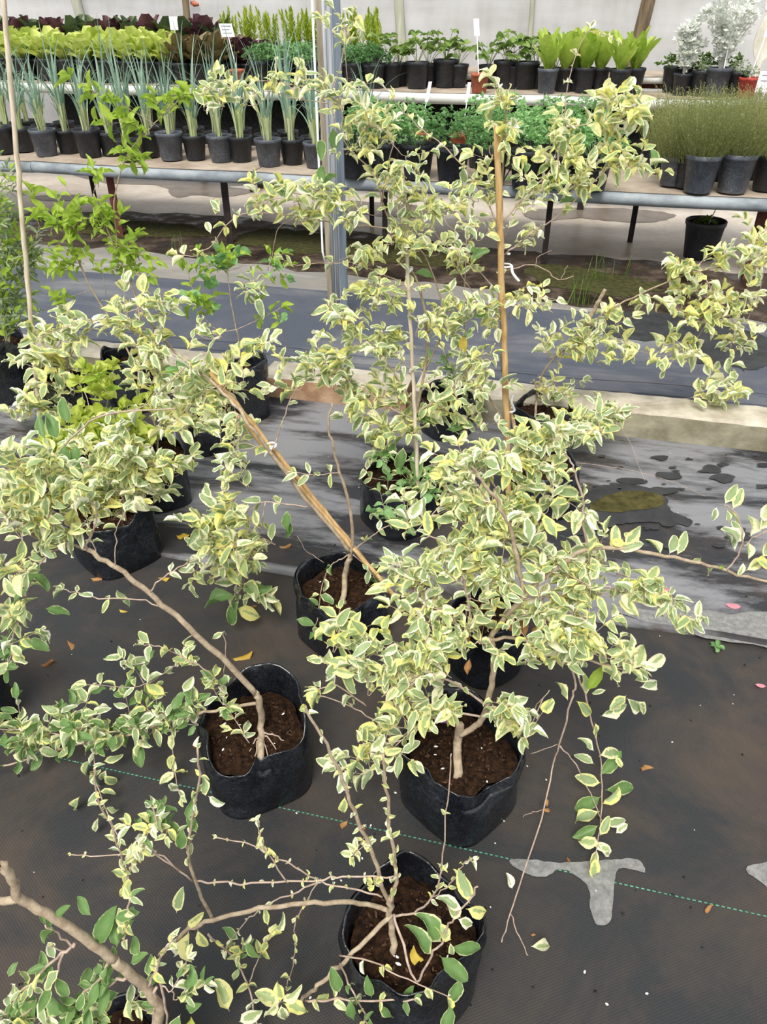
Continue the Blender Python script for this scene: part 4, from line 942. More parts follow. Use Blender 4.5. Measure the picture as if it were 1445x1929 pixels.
for c in [(655, 48, 34, 22, 14, 28), (655, 178, 38, 30, 24, 26), (685, 215, 40, 26, 20, 26), (660, 265, 38, 26, 16, 26), (725, 250, 34, 28, 14, 24), (545, 150, 46, 10, 14, 24), (470, 180, 24, 10, 8, 24), (405, 178, 32, 24, 18, 28), (580, 365, 42, 22, 16, 30), (495, 388, 34, 18, 14, 28), (655, 395, 44, 28, 26, 28), (570, 402, 30, 14, 8, 26), (600, 395, 34, 20, 12, 28),
          (735, 345, 36, 28, 16, 28), (768, 315, 30, 36, 12, 28), (790, 388, 46, 32, 26, 26), (850, 408, 46, 32, 22, 26), (740, 468, 50, 28, 22, 26), (680, 478, 36, 24, 16, 26), (760, 440, 36, 24, 14, 24), (850, 470, 36, 24, 12, 24), (720, 558, 55, 30, 34, 26), (660, 590, 36, 34, 20, 28), (830, 600, 60, 40, 40, 26), (880, 560, 44, 36, 18, 24),
          (690, 640, 40, 30, 20, 28), (750, 660, 46, 30, 26, 26), (600, 680, 55, 30, 30, 28), (540, 715, 36, 22, 12, 30), (640, 730, 45, 26, 14, 28), (720, 770, 80, 34, 50, 32), (800, 790, 55, 30, 28, 30), (850, 720, 60, 36, 28, 26), (905, 690, 40, 40, 18, 28), (930, 735, 36, 16, 10, 30), (880, 800, 46, 24, 12, 30), (720, 815, 50, 26, 18, 30)]:
    g_.cloud(*c, (750-c[1])*-.0002, 'vvs')
for c in [(720, 880, 30, 24, 10, 20), (760, 930, 50, 28, 30, 22), (730, 970, 40, 26, 22, 22), (800, 900, 30, 30, 16, 22)]:
    g_.cloud(*c, -.08, 'ghv')
g_.finish()

# H: shrub with tall bamboo stake
h_ = Shrub(VS, 'tall variegated shrub tied to thick upright bamboo cane, right of centre', SH, GV, (1015, 990), 118, 905, 18, collar=False)
h_.stake((957, 880, -.02), (936, 238, -.02), .0115, 'bamboo'); h_.stake((982, 850, .02), (958, 760, .0), .007, 'bamboo'); h_.stake((948, 700, .01), (940, 420, .01), .006, 'bark_dark', name='cane')
h_.tie((952, 500), .02, (978, 530, -.03)); h_.tie((960, 772), .018, (966, 745, -.03)); h_.tie((958, 478), .004)
h_.branch([(1005, 900), (990, 870), (965, 830), (935, 770), (905, 720), (890, 680)], 5, 3, name='stem')
h_.branch([(1000, 900), (975, 840), (950, 700), (946, 560), (944, 440), (947, 350), (950, 250), (955, 190)], 5.5, 1.8, 22, 50, 's', .6, name='stem')
h_.branch([(944, 440), (925, 395), (900, 350), (860, 300), (825, 265), (790, 240), (760, 210), (740, 185)], 2.6, 1.0, 22, 24, 's', .2)
h_.branch([(946, 420), (975, 385), (1010, 350), (1045, 310), (1060, 260), (1065, 200), (1075, 140), (1095, 80), (1110, 55)], 2.6, .9, 20, 46, 's', .3)
h_.branch([(1100, 62), (1130, 60), (1160, 75)], .9, .6, 16, 20, 's', .2)
h_.branch([(950, 480), (1000, 440), (1060, 400), (1120, 340), (1150, 300), (1175, 250), (1200, 215)], 2.6, 1.2, 26, 30, 's', .4)
h_.branch([(1060, 240), (1110, 235), (1160, 230), (1210, 220)], 1.8, 1.1, 28, 20, 'sv', .3)
h_.branch([(1130, 330), (1180, 300), (1230, 320)], 1.6, 1.0, 26, 24, 's', .2)
h_.branch([(948, 560), (900, 510), (860, 480), (820, 440), (790, 410)], 2.2, 1.1, 24, 28, 'sv', .3)
h_.branch([(952, 610), (900, 560), (870, 520), (850, 490)], 2.0, 1.1, None)
h_.branch([(955, 510), (1000, 498), (1030, 510), (1052, 528), (1080, 520)], 1.8, 1.0, None)
h_.branch([(1030, 510), (1052, 528), (1066, 508), (1070, 500)], 1.2, .7, None)
h_.branch([(1010, 505), (1012, 485), (1040, 472)], 1.1, .7, None)
h_.branch([(958, 600), (990, 570), (1030, 560), (1090, 585)], 1.4, .8, 22, 34, 's', .3)
h_.branch([(958, 600), (970, 560), (990, 540)], 1.3, .8, 22, 22, 's', .4)
h_.branch([(950, 450), (980, 380), (1000, 360)], 1.4, .9, 22, 22, 's', .2)
h_.loose([(1125, 235, 100, 40, 'g'), (1150, 210, 30, 44, 'g'), (1205, 225, -50, 34, 'v'), (1180, 260, 70, 50, 's'), (1235, 320, 110, 40, 'g'), (1250, 322, 0, 24, 's'), (1030, 365, 70, 40, 'g'), (1050, 385, 20, 44, 'g'), (1045, 380, 150, 30, 'v'), (925, 325, 170, 30, 'g'), (950, 340, 10, 26, 'g'), (940, 325, -100, 30, 'g'), (990, 330, 100, 30, 'g'), (1015, 330, 60, 30, 'v'), (1120, 190, 110, 36, 's'), (1135, 180, 60, 40, 's'), (1130, 195, -90, 36, 's')])
for c in [(955, 190, 26, 22, 14, 30), (955, 260, 22, 36, 14, 26), (960, 225, 34, 20, 8, 26), (1050, 310, 44, 34, 34, 28), (1070, 255, 34, 40, 22, 26), (1010, 350, 30, 22, 12, 26), (1180, 205, 40, 26, 26, 30), (1160, 240, 34, 20, 12, 30), (1160, 300, 36, 26, 16, 30), (1110, 330, 40, 28, 20, 28), (1190, 300, 26, 18, 8, 30), (985, 380, 34, 18, 14, 26), (910, 380, 26, 20, 10, 26), (900, 320, 40, 26, 14, 26), (1000, 450, 24, 20, 8, 24), (990, 470, 22, 16, 6, 22), (870, 500, 34, 30, 14, 24), (900, 440, 34, 24, 12, 24), (985, 560, 22, 20, 8, 24), (1030, 570, 26, 16, 8, 26), (925, 600, 30, 30, 14, 26)]:
    h_.cloud(*c, 0, 'vss')
h_.finish()

# I: shrub by the kerb reaching right
i_ = Shrub(VS, 'variegated shrub beside the kerb with branches reaching to the right edge', SH, GV, (1015, 842), 104, 792, 19, bumps=[(2.2, .5, .04)])
i_.branch([(1008, 790), (1010, 760), (1012, 735), (1005, 715)], 6, 5, name='trunk')
i_.branch([(1010, 745), (1030, 690), (1070, 655), (1110, 612), (1150, 582), (1205, 555), (1260, 530), (1320, 510), (1390, 500), (1460, 505)], 4.5, 2.2, 26, 50, 'sv', .25, name='stem')
i_.stake((1104, 612), (1140, 545), .0085, 'bark', name='cut_stem')
i_.branch([(1012, 740), (1040, 720), (1060, 670), (1085, 650)], 2.5, 1.6, 22, 20, 's', .1)
i_.branch([(1215, 555), (1260, 575), (1310, 600), (1335, 620)], 1.6, 1, 26, 30, 's', .2)
i_.branch([(1320, 512), (1345, 550), (1370, 590), (1385, 610)], 1.8, 1, 26, 26, 's', .2)
i_.branch([(1300, 515), (1340, 480), (1400, 465), (1445, 430)], 2, 1.1, 28, 24, 'sv', .2)
i_.branch([(1440, 480), (1435, 530), (1420, 580), (1395, 630)], 1.8, 1, 26, 34, 's', .1)
i_.branch([(1385, 630), (1375, 660), (1380, 700)], 1.3, .8, 26, 18, 'v', .2)
i_.branch([(1330, 610), (1300, 650), (1250, 670), (1200, 660)], 1.4, .9, 28, 30, 's', .2)
i_.branch([(1180, 765), (1240, 755), (1310, 748), (1360, 740)], 1.4, .9, 30, 60, 'v', .7)
i_.branch([(1150, 780), (1185, 830), (1200, 870), (1215, 905)], 1.3, .8, None)
i_.branch([(1060, 870), (1120, 875), (1180, 885), (1260, 905), (1330, 935)], 1.3, .7, None)
for c in [(1095, 640, 46, 26, 28, 26), (1140, 600, 36, 22, 18, 26), (1050, 725, 36, 26, 20, 22), (1020, 640, 26, 26, 14, 24), (1320, 490, 46, 26, 24, 26), (1405, 470, 42, 42, 24, 28), (1290, 545, 36, 20, 12, 26), (1340, 570, 46, 32, 22, 26), (1390, 555, 36, 24, 12, 26), (1330, 600, 46, 24, 20, 28), (1280, 672, 26, 30, 14, 34), (1262, 650, 26, 16, 8, 28), (1180, 650, 22, 18, 8, 30), (1390, 640, 22, 34, 12, 30), (1365, 730, 40, 32, 26, 30), (1230, 560, 20, 14, 6, 28), (1135, 680, 16, 18, 5, 24)]:
    i_.cloud(*c, 0, 'vss')
for c in [(1125, 785, 36, 26, 20, 30), (1090, 800, 36, 26, 16, 34), (1160, 775, 24, 16, 8, 28)]: i_.cloud(*c, -.2, 'v')
i_.finish()

# the other bagged plants
GO = 'other potted plants in black grow bags'
def dullbag(label, px, w, fy, seed, name='potted_shrub', **kw):
    return Shrub(name, label, 'plant', GO, px, w, fy, seed, **kw)
n_ = dullbag('half hidden bag with thin green shoots behind the densest shrub', (905, 1300), 140, 1200, 21, square=.03, collar=False)
for x, y in ((855, 1040), (858, 1070), (893, 1060), (897, 1090), (872, 1080)): n_.branch([(880, 1130), ((880+x)/2, (1130+y)/2), (x, y)], 1.7, 1.0, None, name='shoot')
n_.branch([(890, 1150), (875, 1080), (860, 1050)], 3, 2, name='stem'); n_.twigmat = 'twig_green'; n_.finish()
f_ = dullbag('tall narrow bag just behind the mounded shrub on the left', (318, 970), 96, 860, 22, collar=False)
f_.branch([(300, 870), (295, 820), (285, 760), (300, 730)], 4, 2.5, 28, 30, 'v', .4, name='stem'); f_.branch([(300, 830), (330, 800), (370, 780)], 2.5, 1.5, 26, 30, 'v', .3)
for c in [(340, 780, 40, 26, 20, 30), (380, 800, 30, 24, 12, 32), (300, 800, 26, 20, 10, 28)]: f_.cloud(*c, 0, 'vs')
f_.finish()
q_ = dullbag('leafy yellow-green lobed plant behind the mounded shrub at left', (165, 965), 140, 880, 23, name='potted_chrysanthemum', twig='twig_green', collar=False)
for x, y in ((150, 720), (190, 700), (215, 690), (240, 760), (170, 800), (290, 740), (120, 800)): q_.branch([(170, 880), ((170+x)/2+6, (870+y)/2), (x, y)], 2.0, 1.2, 24, 24, 'c', .4, name='stem')
for c in [(190, 720, 40, 30, 16, 24), (220, 790, 50, 36, 30, 26), (160, 830, 60, 40, 30, 26), (100, 850, 40, 40, 16, 26), (260, 840, 36, 30, 14, 24), (200, 900, 60, 30, 24, 26)]: q_.cloud(*c, -.12, 'ccy')
q_.finish()
j1 = dullbag('low bag holding bright broad leaves beside the leaning bamboo canes', (395, 865), 110, 800, 24, collar=False)
j1.branch([(390, 800), (380, 770), (350, 740), (330, 700)], 4, 2.5, name='stem')
for c in [(395, 745, 40, 16, 14, 40), (360, 730, 30, 16, 8, 34)]: j1.cloud(*c, 0, 'yh')
j1.finish()
j2 = dullbag('slender bag-grown sapling with light green leaf tufts beside the kerb gap', (462, 806), 92, 712, 25, bumps=[(.4, .5, .03)])
j2.branch([(458, 730), (455, 690), (450, 640), (443, 610), (434, 560), (428, 505)], 4, 2.5, name='stem')
j2.branch([(446, 620), (410, 622), (380, 590), (362, 540), (348, 490), (340, 485)], 1.8, 1, 26, 40, 'y', .5)
j2.branch([(446, 622), (480, 605), (510, 590), (530, 580)], 1.8, 1, 26, 30, 'y', .5); j2.branch([(430, 510), (400, 500), (370, 500)], 1.4, 1, 24, 26, 'y', .6)
j2.branch([(430, 510), (470, 500), (500, 520), (515, 500)], 1.4, 1, 24, 26, 'y', .5); j2.branch([(495, 520), (490, 560), (488, 600)], 1.2, .9, 28, 20, 'vy', .2)
for c in [(430, 497, 24, 14, 14, 24), (375, 562, 40, 26, 22, 26), (385, 500, 30, 20, 12, 24), (510, 505, 30, 22, 16, 24), (480, 560, 26, 28, 10, 30), (522, 600, 16, 18, 6, 22)]: j2.cloud(*c, 0, 'yyh' if c[0] != 480 else 'v')
j2.finish()
p_ = dullbag('small bag standing behind the pale grey stake against the kerb', (838, 835), 92, 770, 26, bumps=[(2.0, .5, .03)])
p_.branch([(838, 770), (845, 740), (850, 700), (835, 660)], 3.5, 2, 22, 24, 'v', .3, name='stem')
for c in [(850, 690, 40, 30, 18, 24), (880, 660, 30, 30, 12, 24), (860, 760, 30, 20, 10, 28)]: p_.cloud(*c, 0, 'vg')
p_.finish()
o_ = dullbag('tall yellow-green leafy plant with two bare leaning canes left', (262, 786), 92, 690, 27, twig='bark')
o_.branch([(268, 720), (240, 660), (200, 590), (165, 530), (140, 470), (118, 425)], 5, 3.5, name='stem'); o_.branch([(262, 720), (262, 590), (235, 510), (205, 440), (176, 365)], 5, 3.2, name='stem')
o_.branch([(222, 480), (216, 380), (235, 300), (265, 260), (300, 225), (320, 195)], 3, 1.6, 24, 60, 'y', .5, name='stem')
for q in ([(118, 430), (90, 400), (72, 405)], [(130, 460), (140, 410), (150, 385)], [(176, 370), (185, 330), (190, 325)], [(270, 255), (245, 230), (235, 225)], [(150, 490), (130, 500), (125, 510)], [(210, 450), (245, 475), (270, 480)], [(225, 500), (260, 515), (280, 520)], [(240, 290), (250, 300), (265, 310)], [(310, 215), (350, 180), (380, 180)], [(200, 555), (190, 500), (160, 480)], [(300, 240), (220, 190), (170, 170)]):
    o_.branch(q, 1.5, 1.0, 26, 14, 'y', .45)
for c in [(120, 425, 30, 20, 22, 28), (75, 405, 16, 12, 6, 28), (135, 400, 24, 20, 14, 28), (185, 400, 26, 24, 16, 28), (185, 330, 14, 12, 6, 26), (238, 238, 22, 20, 14, 32), (250, 290, 22, 16, 12, 26), (130, 490, 20, 20, 12, 26), (220, 470, 24, 20, 12, 26), (265, 480, 22, 14, 10, 26), (235, 510, 26, 18, 14, 26), (310, 200, 22, 20, 12, 28), (175, 170, 24, 14, 8, 30), (350, 185, 26, 14, 8, 28), (95, 570, 30, 20, 8, 26), (205, 430, 18, 20, 8, 26)]: o_.cloud(*c, 0, 'y')
o_.finish()
vv = dullbag('variegated spray leaning over the large dark bag at the left edge', (140, 800), 84, 730, 28, collar=False)
vv.branch([(140, 740), (128, 690), (140, 660), (170, 620)], 4, 2, 26, 30, 'v', .3, name='stem'); vv.branch([(135, 700), (160, 740), (170, 780)], 2.5, 1.6)
vv.branch([(130, 700), (100, 700), (60, 690), (30, 680)], 1.7, 1.0, 28, 36, 'v', .2)
for c in [(115, 630, 45, 26, 20, 30), (80, 660, 40, 26, 16, 30), (110, 690, 34, 24, 14, 32), (95, 740, 36, 30, 20, 30), (65, 790, 40, 30, 18, 30), (125, 610, 30, 26, 10, 30)]: vv.cloud(*c, -.05, 'vs')
vv.finish()
k_ = dullbag('wispy grey-green bush in large dark bag at the left edge', (18, 770), 130, 660, 29, name='potted_bush', twig='twig_green')
for x, y in ((0, 350), (20, 400), (40, 420), (-30, 380), (60, 460), (10, 500), (45, 520)): k_.branch([(15, 660), ((15+x)/2-8, (650+y)/2), (x, y)], 2.2, 1.1, 22, 10, 'wwy', .15, name='stem')
for c in [(10, 380, 34, 60, 60, 22), (30, 480, 50, 50, 90, 22), (20, 570, 50, 50, 80, 22), (60, 470, 26, 40, 26, 22), (-20, 450, 40, 60, 50, 22)]: k_.cloud(*c, 0, 'wwwy')
k_.stake((72, 760, -.1), (4, -30, -.1), .011, 'bamboo_pale'); k_.finish()
m_ = dullbag('bag cut by the left edge beneath drooping green leaves', (-18, 1392), 130, 1260, 30, collar=False)
m_.branch([(-15, 1290), (-10, 1230), (20, 1190)], 4, 2, 36, 30, 'g', .4, name='stem'); m_.cloud(-10, 1260, 30, 30, 10, 36, 0, 'gv'); m_.finish()

# ------------------------------------------------------------------ plants on the benches
def ribbon(name, mats, L, w, bend, seed, n=9, v=.35, split=.3):
    """one long tapering leaf, V-shaped in section, standing up +z and bending toward +x"""
    V = []; Fc = []; fm = []
    for i in range(n):
        t = i/(n-1); a = bend*t*t; x = L*t*math.sin(a*.9); z = L*t*math.cos(a*.9)
        ww = w*(.75+.5*t if t < .35 else .92)*(1-max(0, t-.45)/.55*.97)
        V += [(x+v*ww*.5, -ww/2, z), (x, 0, z), (x+v*ww*.5, ww/2, z)]
    for i in range(n-1):
        for k in range(2): Fc.append((i*3+k, (i+1)*3+k, (i+1)*3+k+1, i*3+k+1)); fm.append(1 if i/(n-1) < split else 0)
    return mesh(name, V, Fc, mats, True, fm)
BLADE = [ribbon('leaf_blade', ['leaf_onion', 'leaf_onion_base'], L, .016, b, i) for i, (L, b) in enumerate(((.42, .15), (.5, .3), (.46, .55), (.38, .9), (.52, .1), (.34, .4)))]
GRASS = [ribbon('grass_blade', ['leaf_grass', 'leaf_grass'], .22, .006, b, i, 6) for i, b in enumerate((.3, .7, 1.0))]
def leafy(name, mat, wr, frill, curl, seed, ns=7, round_=.8, lob=0):
    """broad upright leaf (unit length along +x)"""
    rnd = random.Random(seed); V = []; Fc = []; S = (-1, -.5, 0, .5, 1); ph = rnd.uniform(0, 6)
    for i in range(ns):
        t = i/(ns-1); w = wr*.5*(math.sin(math.pi*min(1, (.08+.92*t)**.8*.93)))**round_*(1+lob*math.sin(t*14+ph))
        for s_ in S: V.append((t*(1-.15*curl*t), s_*w, -curl*t*t*.5+abs(s_)*w*.5+frill*abs(s_)*math.sin(t*12+ph+s_*2)))
    for i in range(ns-1):
        for k in range(4): Fc.append((i*5+k, (i+1)*5+k, (i+1)*5+k+1, i*5+k+1))
    return mesh(name, V, Fc, mat)
LEAFY = {k: [leafy('leaf_'+k, *a, i) for i in range(4)] for k, a in {
    'lettuce': ('leaf_lettuce', .7, .085, .45), 'red': ('leaf_red_lettuce', .7, .06, .4), 'bronze': ('leaf_bronze', .55, .05, .4), 'dark': ('leaf_darkgreen', .55, .04, .4),
    'spinach': ('leaf_lime', .38, .02, .25), 'straw': ('leaf_strawberry', .95, .03, .3)}.items()}
def foliage_mesh(name, mat, n, R, H, size, seed, shape='dome', wr=.5):
    """a head of many small leaflets on fine stems"""
    rnd = random.Random(seed); V = []; Fc = []
    def add(p, ax, nr, L, w):
        x = ax.normalized(); z = (nr-x*nr.dot(x)); z = z.normalized() if z.length > 1e-4 else x.orthogonal(); y = z.cross(x); o = len(V)
        V.extend([p, p+x*L*.5+y*w*L*.5+z*.1*L, p+x*L, p+x*L*.5-y*w*L*.5+z*.1*L]); Fc.append((o, o+1, o+2, o+3))
    for i in range(n):
        th = rnd.uniform(0, 6.28); rr = math.sqrt(rnd.random())
        if shape == 'dome': r = R*rr; top = H*(1-.55*rr*rr); z = top*rnd.uniform(.35, 1.0)
        elif shape == 'wisp': r = R*rr*.8; z = 0
        else: r = R*rr; z = H*rnd.random()
        d = Vector((math.cos(th), math.sin(th), 0)); p = d*r+Vector((0, 0, z))
        if shape == 'wisp':
            lean = d*rr*.6+Vector((rnd.gauss(0, .12), rnd.gauss(0, .12), 1)); hh = H*rnd.uniform(.55, 1.1); q = d*r*.7
            e = q+lean*hh; o = len(V); w = Vector((rnd.uniform(-1, 1), rnd.uniform(-1, 1), 0)).normalized()*.0016
            V.extend([q-w, q+w, e+w*.5, e-w*.5]); Fc.append((o, o+1, o+2, o+3))
            for k in range(9):
                t = .2+.8*k/8; add(q.lerp(e, t), Vector((rnd.gauss(0, 1), rnd.gauss(0, 1), rnd.uniform(.2, 1.2))), Vector((rnd.gauss(0, 1), -1, .5)), size*rnd.uniform(.6, 1.3), wr)
        else:
            c = p; ax0 = Vector((rnd.gauss(0, .6), rnd.gauss(0, .6), rnd.uniform(.0, .8)))+d*rr
            for k in range(5):
                add(c, ax0+Vector((rnd.gauss(0, .9), rnd.gauss(0, .9), rnd.gauss(0, .4))), Vector((rnd.gauss(0, .5), rnd.gauss(0, .5)-.4, 1)), size*rnd.uniform(.6, 1.2), wr)
            if i % 6 == 0:
                o = len(V); w = Vector((.0018, 0, 0)); b0 = d*r*.25
                V.extend([b0-w, b0+w, p+w, p-w]); Fc.append((o, o+1, o+2, o+3))
    return mesh(name, V, Fc, mat, False)
FOL = {'herb': [foliage_mesh('foliage', 'leaf_herb', 130, .15, .24, .034, i) for i in range(3)],
       'parsley': [foliage_mesh('foliage', 'leaf_parsley', 110, .15, .19, .034, 10+i) for i in range(3)],
       'thyme': [foliage_mesh('foliage', 'leaf_thyme', 330, .19, .34, .014, 20+i, 'wisp', .35) for i in range(3)],
       'weed': [foliage_mesh('foliage', 'leaf_grass', 40, .1, .08, .03, 30+i) for i in range(2)],
       'greygreen': [foliage_mesh('foliage', 'leaf_greygreen', 60, .09, .13, .02, 40+i) for i in range(2)]}
def plume_mesh(seed):
    rnd = random.Random(seed); V = []; Fc = []; H = .27
    for i in range(70):
        t = i/70; z = H*(.06+.94*t); r = .05*(1-t)**.7*(1 if t > .15 else .5)+.004; th = rnd.uniform(0, 6.28)
        d = Vector((math.cos(th), math.sin(th), 0)); p = Vector((0, 0, z)); e = p+d*r+Vector((0, 0, .03)); w = Vector((-d.y, d.x, 0))*.006; o = len(V)
        V += [p, p.lerp(e, .5)+w, e, p.lerp(e, .5)-w]; Fc.append((o, o+1, o+2, o+3))
    return mesh('plume', V, Fc, 'leaf_fern', False)
PLUME = [plume_mesh(i) for i in range(3)]

def bench_pot(name, label, cat, group, px, py, wpx, zb, mat, seed, aspect=.9, lean=0):
    """pot whose bottom front centre is seen at (px, py) on a surface of height zb; wpx is its rim width"""
    if py < 5:
        v = (V_B if zb == ZB else V_U)+py; A_ = (px-CX)/FPX          # py = distance behind the bench's front edge
        u = (A_*(v*math.cos(AB)*CP+(CAMH-zb)*SP)-v*math.sin(AB))/(math.cos(AB)+A_*math.sin(AB)*CP); g = bw(u, v, zb)
    else: g = gnd(px, py, zb)
    d = wpx*depth(g)/FPX; c = g+Vector((g.x, g.y, 0)).normalized()*d*.39; c.z = zb+.001
    root = tag(empty(name, c), label, cat, group); rnd = random.Random(seed); h = d*aspect
    put_pot(root, d, h, mat, rnd.uniform(0, 6.28)); root.rotation_euler.z = 0
    return root, rnd, d, h
def sub(root, name, me, loc=(0, 0, 0), rot=(0, 0, 0), sc=1.0, kind=None):
    o = link(name, me, root, loc); o.rotation_euler = rot; o.scale = (sc,)*3 if isinstance(sc, (int, float)) else sc
    if kind: o['kind'] = kind
    return o
def tag_stick(root, loc, h, w, th, lean=(0, 0), lines=0, stick=.6):
    """white plant marker: stick with a small plate, printed lines"""
    m = MB(); lx, ly = lean
    def P(x, z): return Vector((loc[0]+x+lx*z, loc[1]+ly*z, loc[2]+z))
    sw = .004
    m.box8([P(-sw, -.03), P(sw, -.03), P(sw, -.03)+Vector((0, .003, 0)), P(-sw, -.03)+Vector((0, .003, 0)), P(-sw, h*stick), P(sw, h*stick), P(sw, h*stick)+Vector((0, .003, 0)), P(-sw, h*stick)+Vector((0, .003, 0))])
    o = m.build('marker_stick', 'plastic_white', root, smooth=False); m = MB(); a, b = h*stick, h
    m.box8([P(-w/2, a), P(w/2, a), P(w/2, a)+Vector((0, .003, 0)), P(-w/2, a)+Vector((0, .003, 0)), P(-w/2, b), P(w/2, b), P(w/2, b)+Vector((0, .003, 0)), P(-w/2, b)+Vector((0, .003, 0))])
    o2 = m.build('marker_plate', 'plastic_white', root, smooth=False)
    if lines:
        m = MB()
        for k in range(lines):
            z = b-(b-a)*(.22+.26*k); x1 = w*.36*(1 if k % 2 == 0 else .6)
            m.box8([P(-w*.36, z)+Vector((0, -.001, 0)), P(x1, z)+Vector((0, -.001, 0)), P(x1, z), P(-w*.36, z), P(-w*.36, z+.006)+Vector((0, -.001, 0)), P(x1, z+.006)+Vector((0, -.001, 0)), P(x1, z+.006), P(-w*.36, z+.006)])
        m.build('marker_print', 'print_grey', o2, smooth=False)

def onion(px, py, w, mat, label, seed, n=11, tall=1.0):
    root, rnd, d, h = bench_pot('spring_onion_pot', label, 'plant', 'spring onion pots on the low bench', px, py, w, ZB, mat, seed, .95)
    for i in range(n):
        a = rnd.uniform(0, 6.28); r = rnd.uniform(0, .03)
        sub(root, 'leaf_blade', rnd.choice(BLADE), (r*math.cos(a), r*math.sin(a), h*.86), (rnd.gauss(0, .06), rnd.gauss(0, .06), a), rnd.uniform(.8, 1.2)*tall)
rows = {'front': [(10, 291, 48, 0), (90, 296, 48, 1), (172, 298, 50, 0), (325, 304, 50, 1), (418, 307, 48, 1), (508, 316, 50, 1), (596, 318, 46, 1)],
        'second': [(48, .36, 42, 0), (132, .36, 42, 0), (212, .36, 42, 0), (245, .16, 40, 0), (285, .37, 42, 0), (370, .34, 44, 0), (456, .34, 46, 0), (552, .33, 46, 0)],
        'third': [(22, .6, 40, 0), (90, .6, 40, 0), (170, .6, 40, 0), (250, .61, 40, 0), (328, .6, 40, 0), (412, .58, 42, 0), (504, .57, 42, 0), (590, .56, 42, 0)],
        'rearmost': [(60, .84, 38, 0), (128, .84, 38, 0), (208, .84, 38, 0), (290, .84, 38, 0), (370, .84, 38, 0), (458, .82, 40, 0), (545, .8, 40, 0), (630, .8, 40, 0), (690, .8, 40, 0)]}
k = 0
for rn, lst in rows.items():
    for i, (x, y, w, g) in enumerate(lst):
        k += 1; onion(x, y, w, 'pot_grey' if g else 'pot_black', f'spring onions in a {"dusty grey" if g else "black"} pot, {ORD[i]} from left in {rn} row', 400+k, 15 if rn != 'rearmost' else 12, 1.15 if rn in ('front', 'second') else 1.34)
br, rnd, d, h = bench_pot('blue_pot', 'only blue pot, among the spring onions on the left', 'pot', None, 124, .68, 22, ZB, 'blue_plastic', 5, 1.2)

def herb(px, py, w, kind, label, seed, group, zb=ZB, mat='pot_black', sc=1.0, asp=.95, name='potted_herb'):
    root, rnd, d, h = bench_pot(name, label, 'plant', group, px, py, w, zb, mat, seed, asp)
    sub(root, 'foliage', rnd.choice(FOL[kind]), (0, 0, h*.86), (0, 0, rnd.uniform(0, 6.28)), sc, 'stuff'); return root, rnd, d, h
for i, (x, y, w) in enumerate([(668, 338, 58), (722, 336, 62), (785, 340, 64), (850, 346, 64), (922, 352, 66), (990, 356, 68), (1052, 358, 66), (1112, 364, 64)]):
    herb(x, y, w, 'herb', f'soft green herb in black pot, {ORD[i]} from left in front row behind the bamboo', 500+i, 'soft green herbs on the low bench', sc=1.2)
for i, (x, y, w) in enumerate([(700, 312, 54), (760, 315, 54), (905, 318, 56), (965, 320, 56), (1030, 324, 56), (1090, 328, 56)]):
    herb(x, y, w, 'herb', f'soft green herb in black pot, {ORD[i]} from left in rear row behind the bamboo', 520+i, 'soft green herbs on the low bench', sc=1.2+.15*(i > 1))
for i, (x, y, ln) in enumerate([(790, 298, .12), (868, 300, .06)]):
    root, rnd, d, h = herb(x, y, 46, 'greygreen', ('reddish pot with leaning white marker, left of two on low bench', 'reddish pot with leaning white marker, right of two on low bench')[i], 540+i, 'red pots with white markers', mat='terracotta', sc=.8)
    tag_stick(root, (0, -.02, h*.9), .36, .026, 0, (ln*1.6, 0), stick=.62)
TH = [(1312, 366, 64, 'front row, left of two near the right edge', 'pot_grey'), (1376, 366, 66, 'front row, right of two near the right edge', 'pot_grey'), (1440, 362, 60, 'front row, cut by the right edge', 'pot_black'), (1262, 352, 50, 'second row, leftmost', 'pot_grey'), (1290, 356, 50, 'second row, between the leftmost and the front pots', 'pot_black'), (1345, 340, 56, 'second row, behind the two front pots', 'pot_black'), (1410, 338, 56, 'second row, behind the right front pot', 'pot_black'), (1238, 326, 44, 'back row, leftmost', 'pot_black'), (1285, 322, 50, 'back row, in the middle', 'pot_black'), (1360, 318, 50, 'back row, right of the middle', 'pot_black'), (1430, 320, 50, 'back row, by the right edge', 'pot_black')]
for i, (x, y, w, wh, mt) in enumerate(TH):
    r_, rn_, d_2, h_2 = herb(x, y, w, 'thyme', 'wispy thyme bush in pot, '+wh, 560+i, 'wispy thyme pots', mat=mt, sc=1.0, asp=1.02)

# upper bench, left: lettuces, red lettuces, plume ferns, parsley
def rosette(px, py, w, kind, label, seed, group, name='potted_lettuce', n=12, L=.17, zb=ZU, mat='pot_black', tilt=(.25, 1.25), asp=.9):
    root, rnd, d, h = bench_pot(name, label, 'plant', group, px, py, w, zb, mat, seed, asp)
    for i in range(n):
        a = i*2.4+rnd.uniform(-.3, .3); t = tilt[0]+(tilt[1]-tilt[0])*i/(n-1)
        sub(root, 'leaf', rnd.choice(LEAFY[kind]), (.012*math.cos(a), .012*math.sin(a), h*.86), (0, -(math.pi/2-t*.75), a), L*rnd.uniform(.8, 1.15)*(1.15-.25*(t > .9)))
    return root, rnd, d, h
for i, x in enumerate((12, 52, 92, 132, 168, 208, 248, 284, 318)):
    rosette(x, .16, 40, 'lettuce', f'lime green lettuce in black pot, {ORD[i]} from left in front row of rear bench', 600+i, 'lime lettuces on the rear bench', L=.22, n=22, tilt=(.1, 1.25))
for i, x in enumerate((30, 72, 112, 190, 228, 268, 306)):
    rosette(x, .38, 38, 'lettuce', f'lime green lettuce in black pot, {ORD[i]} from left in second row of rear bench', 620+i, 'lime lettuces on the rear bench', L=.25, n=20, tilt=(.05, 1.1))
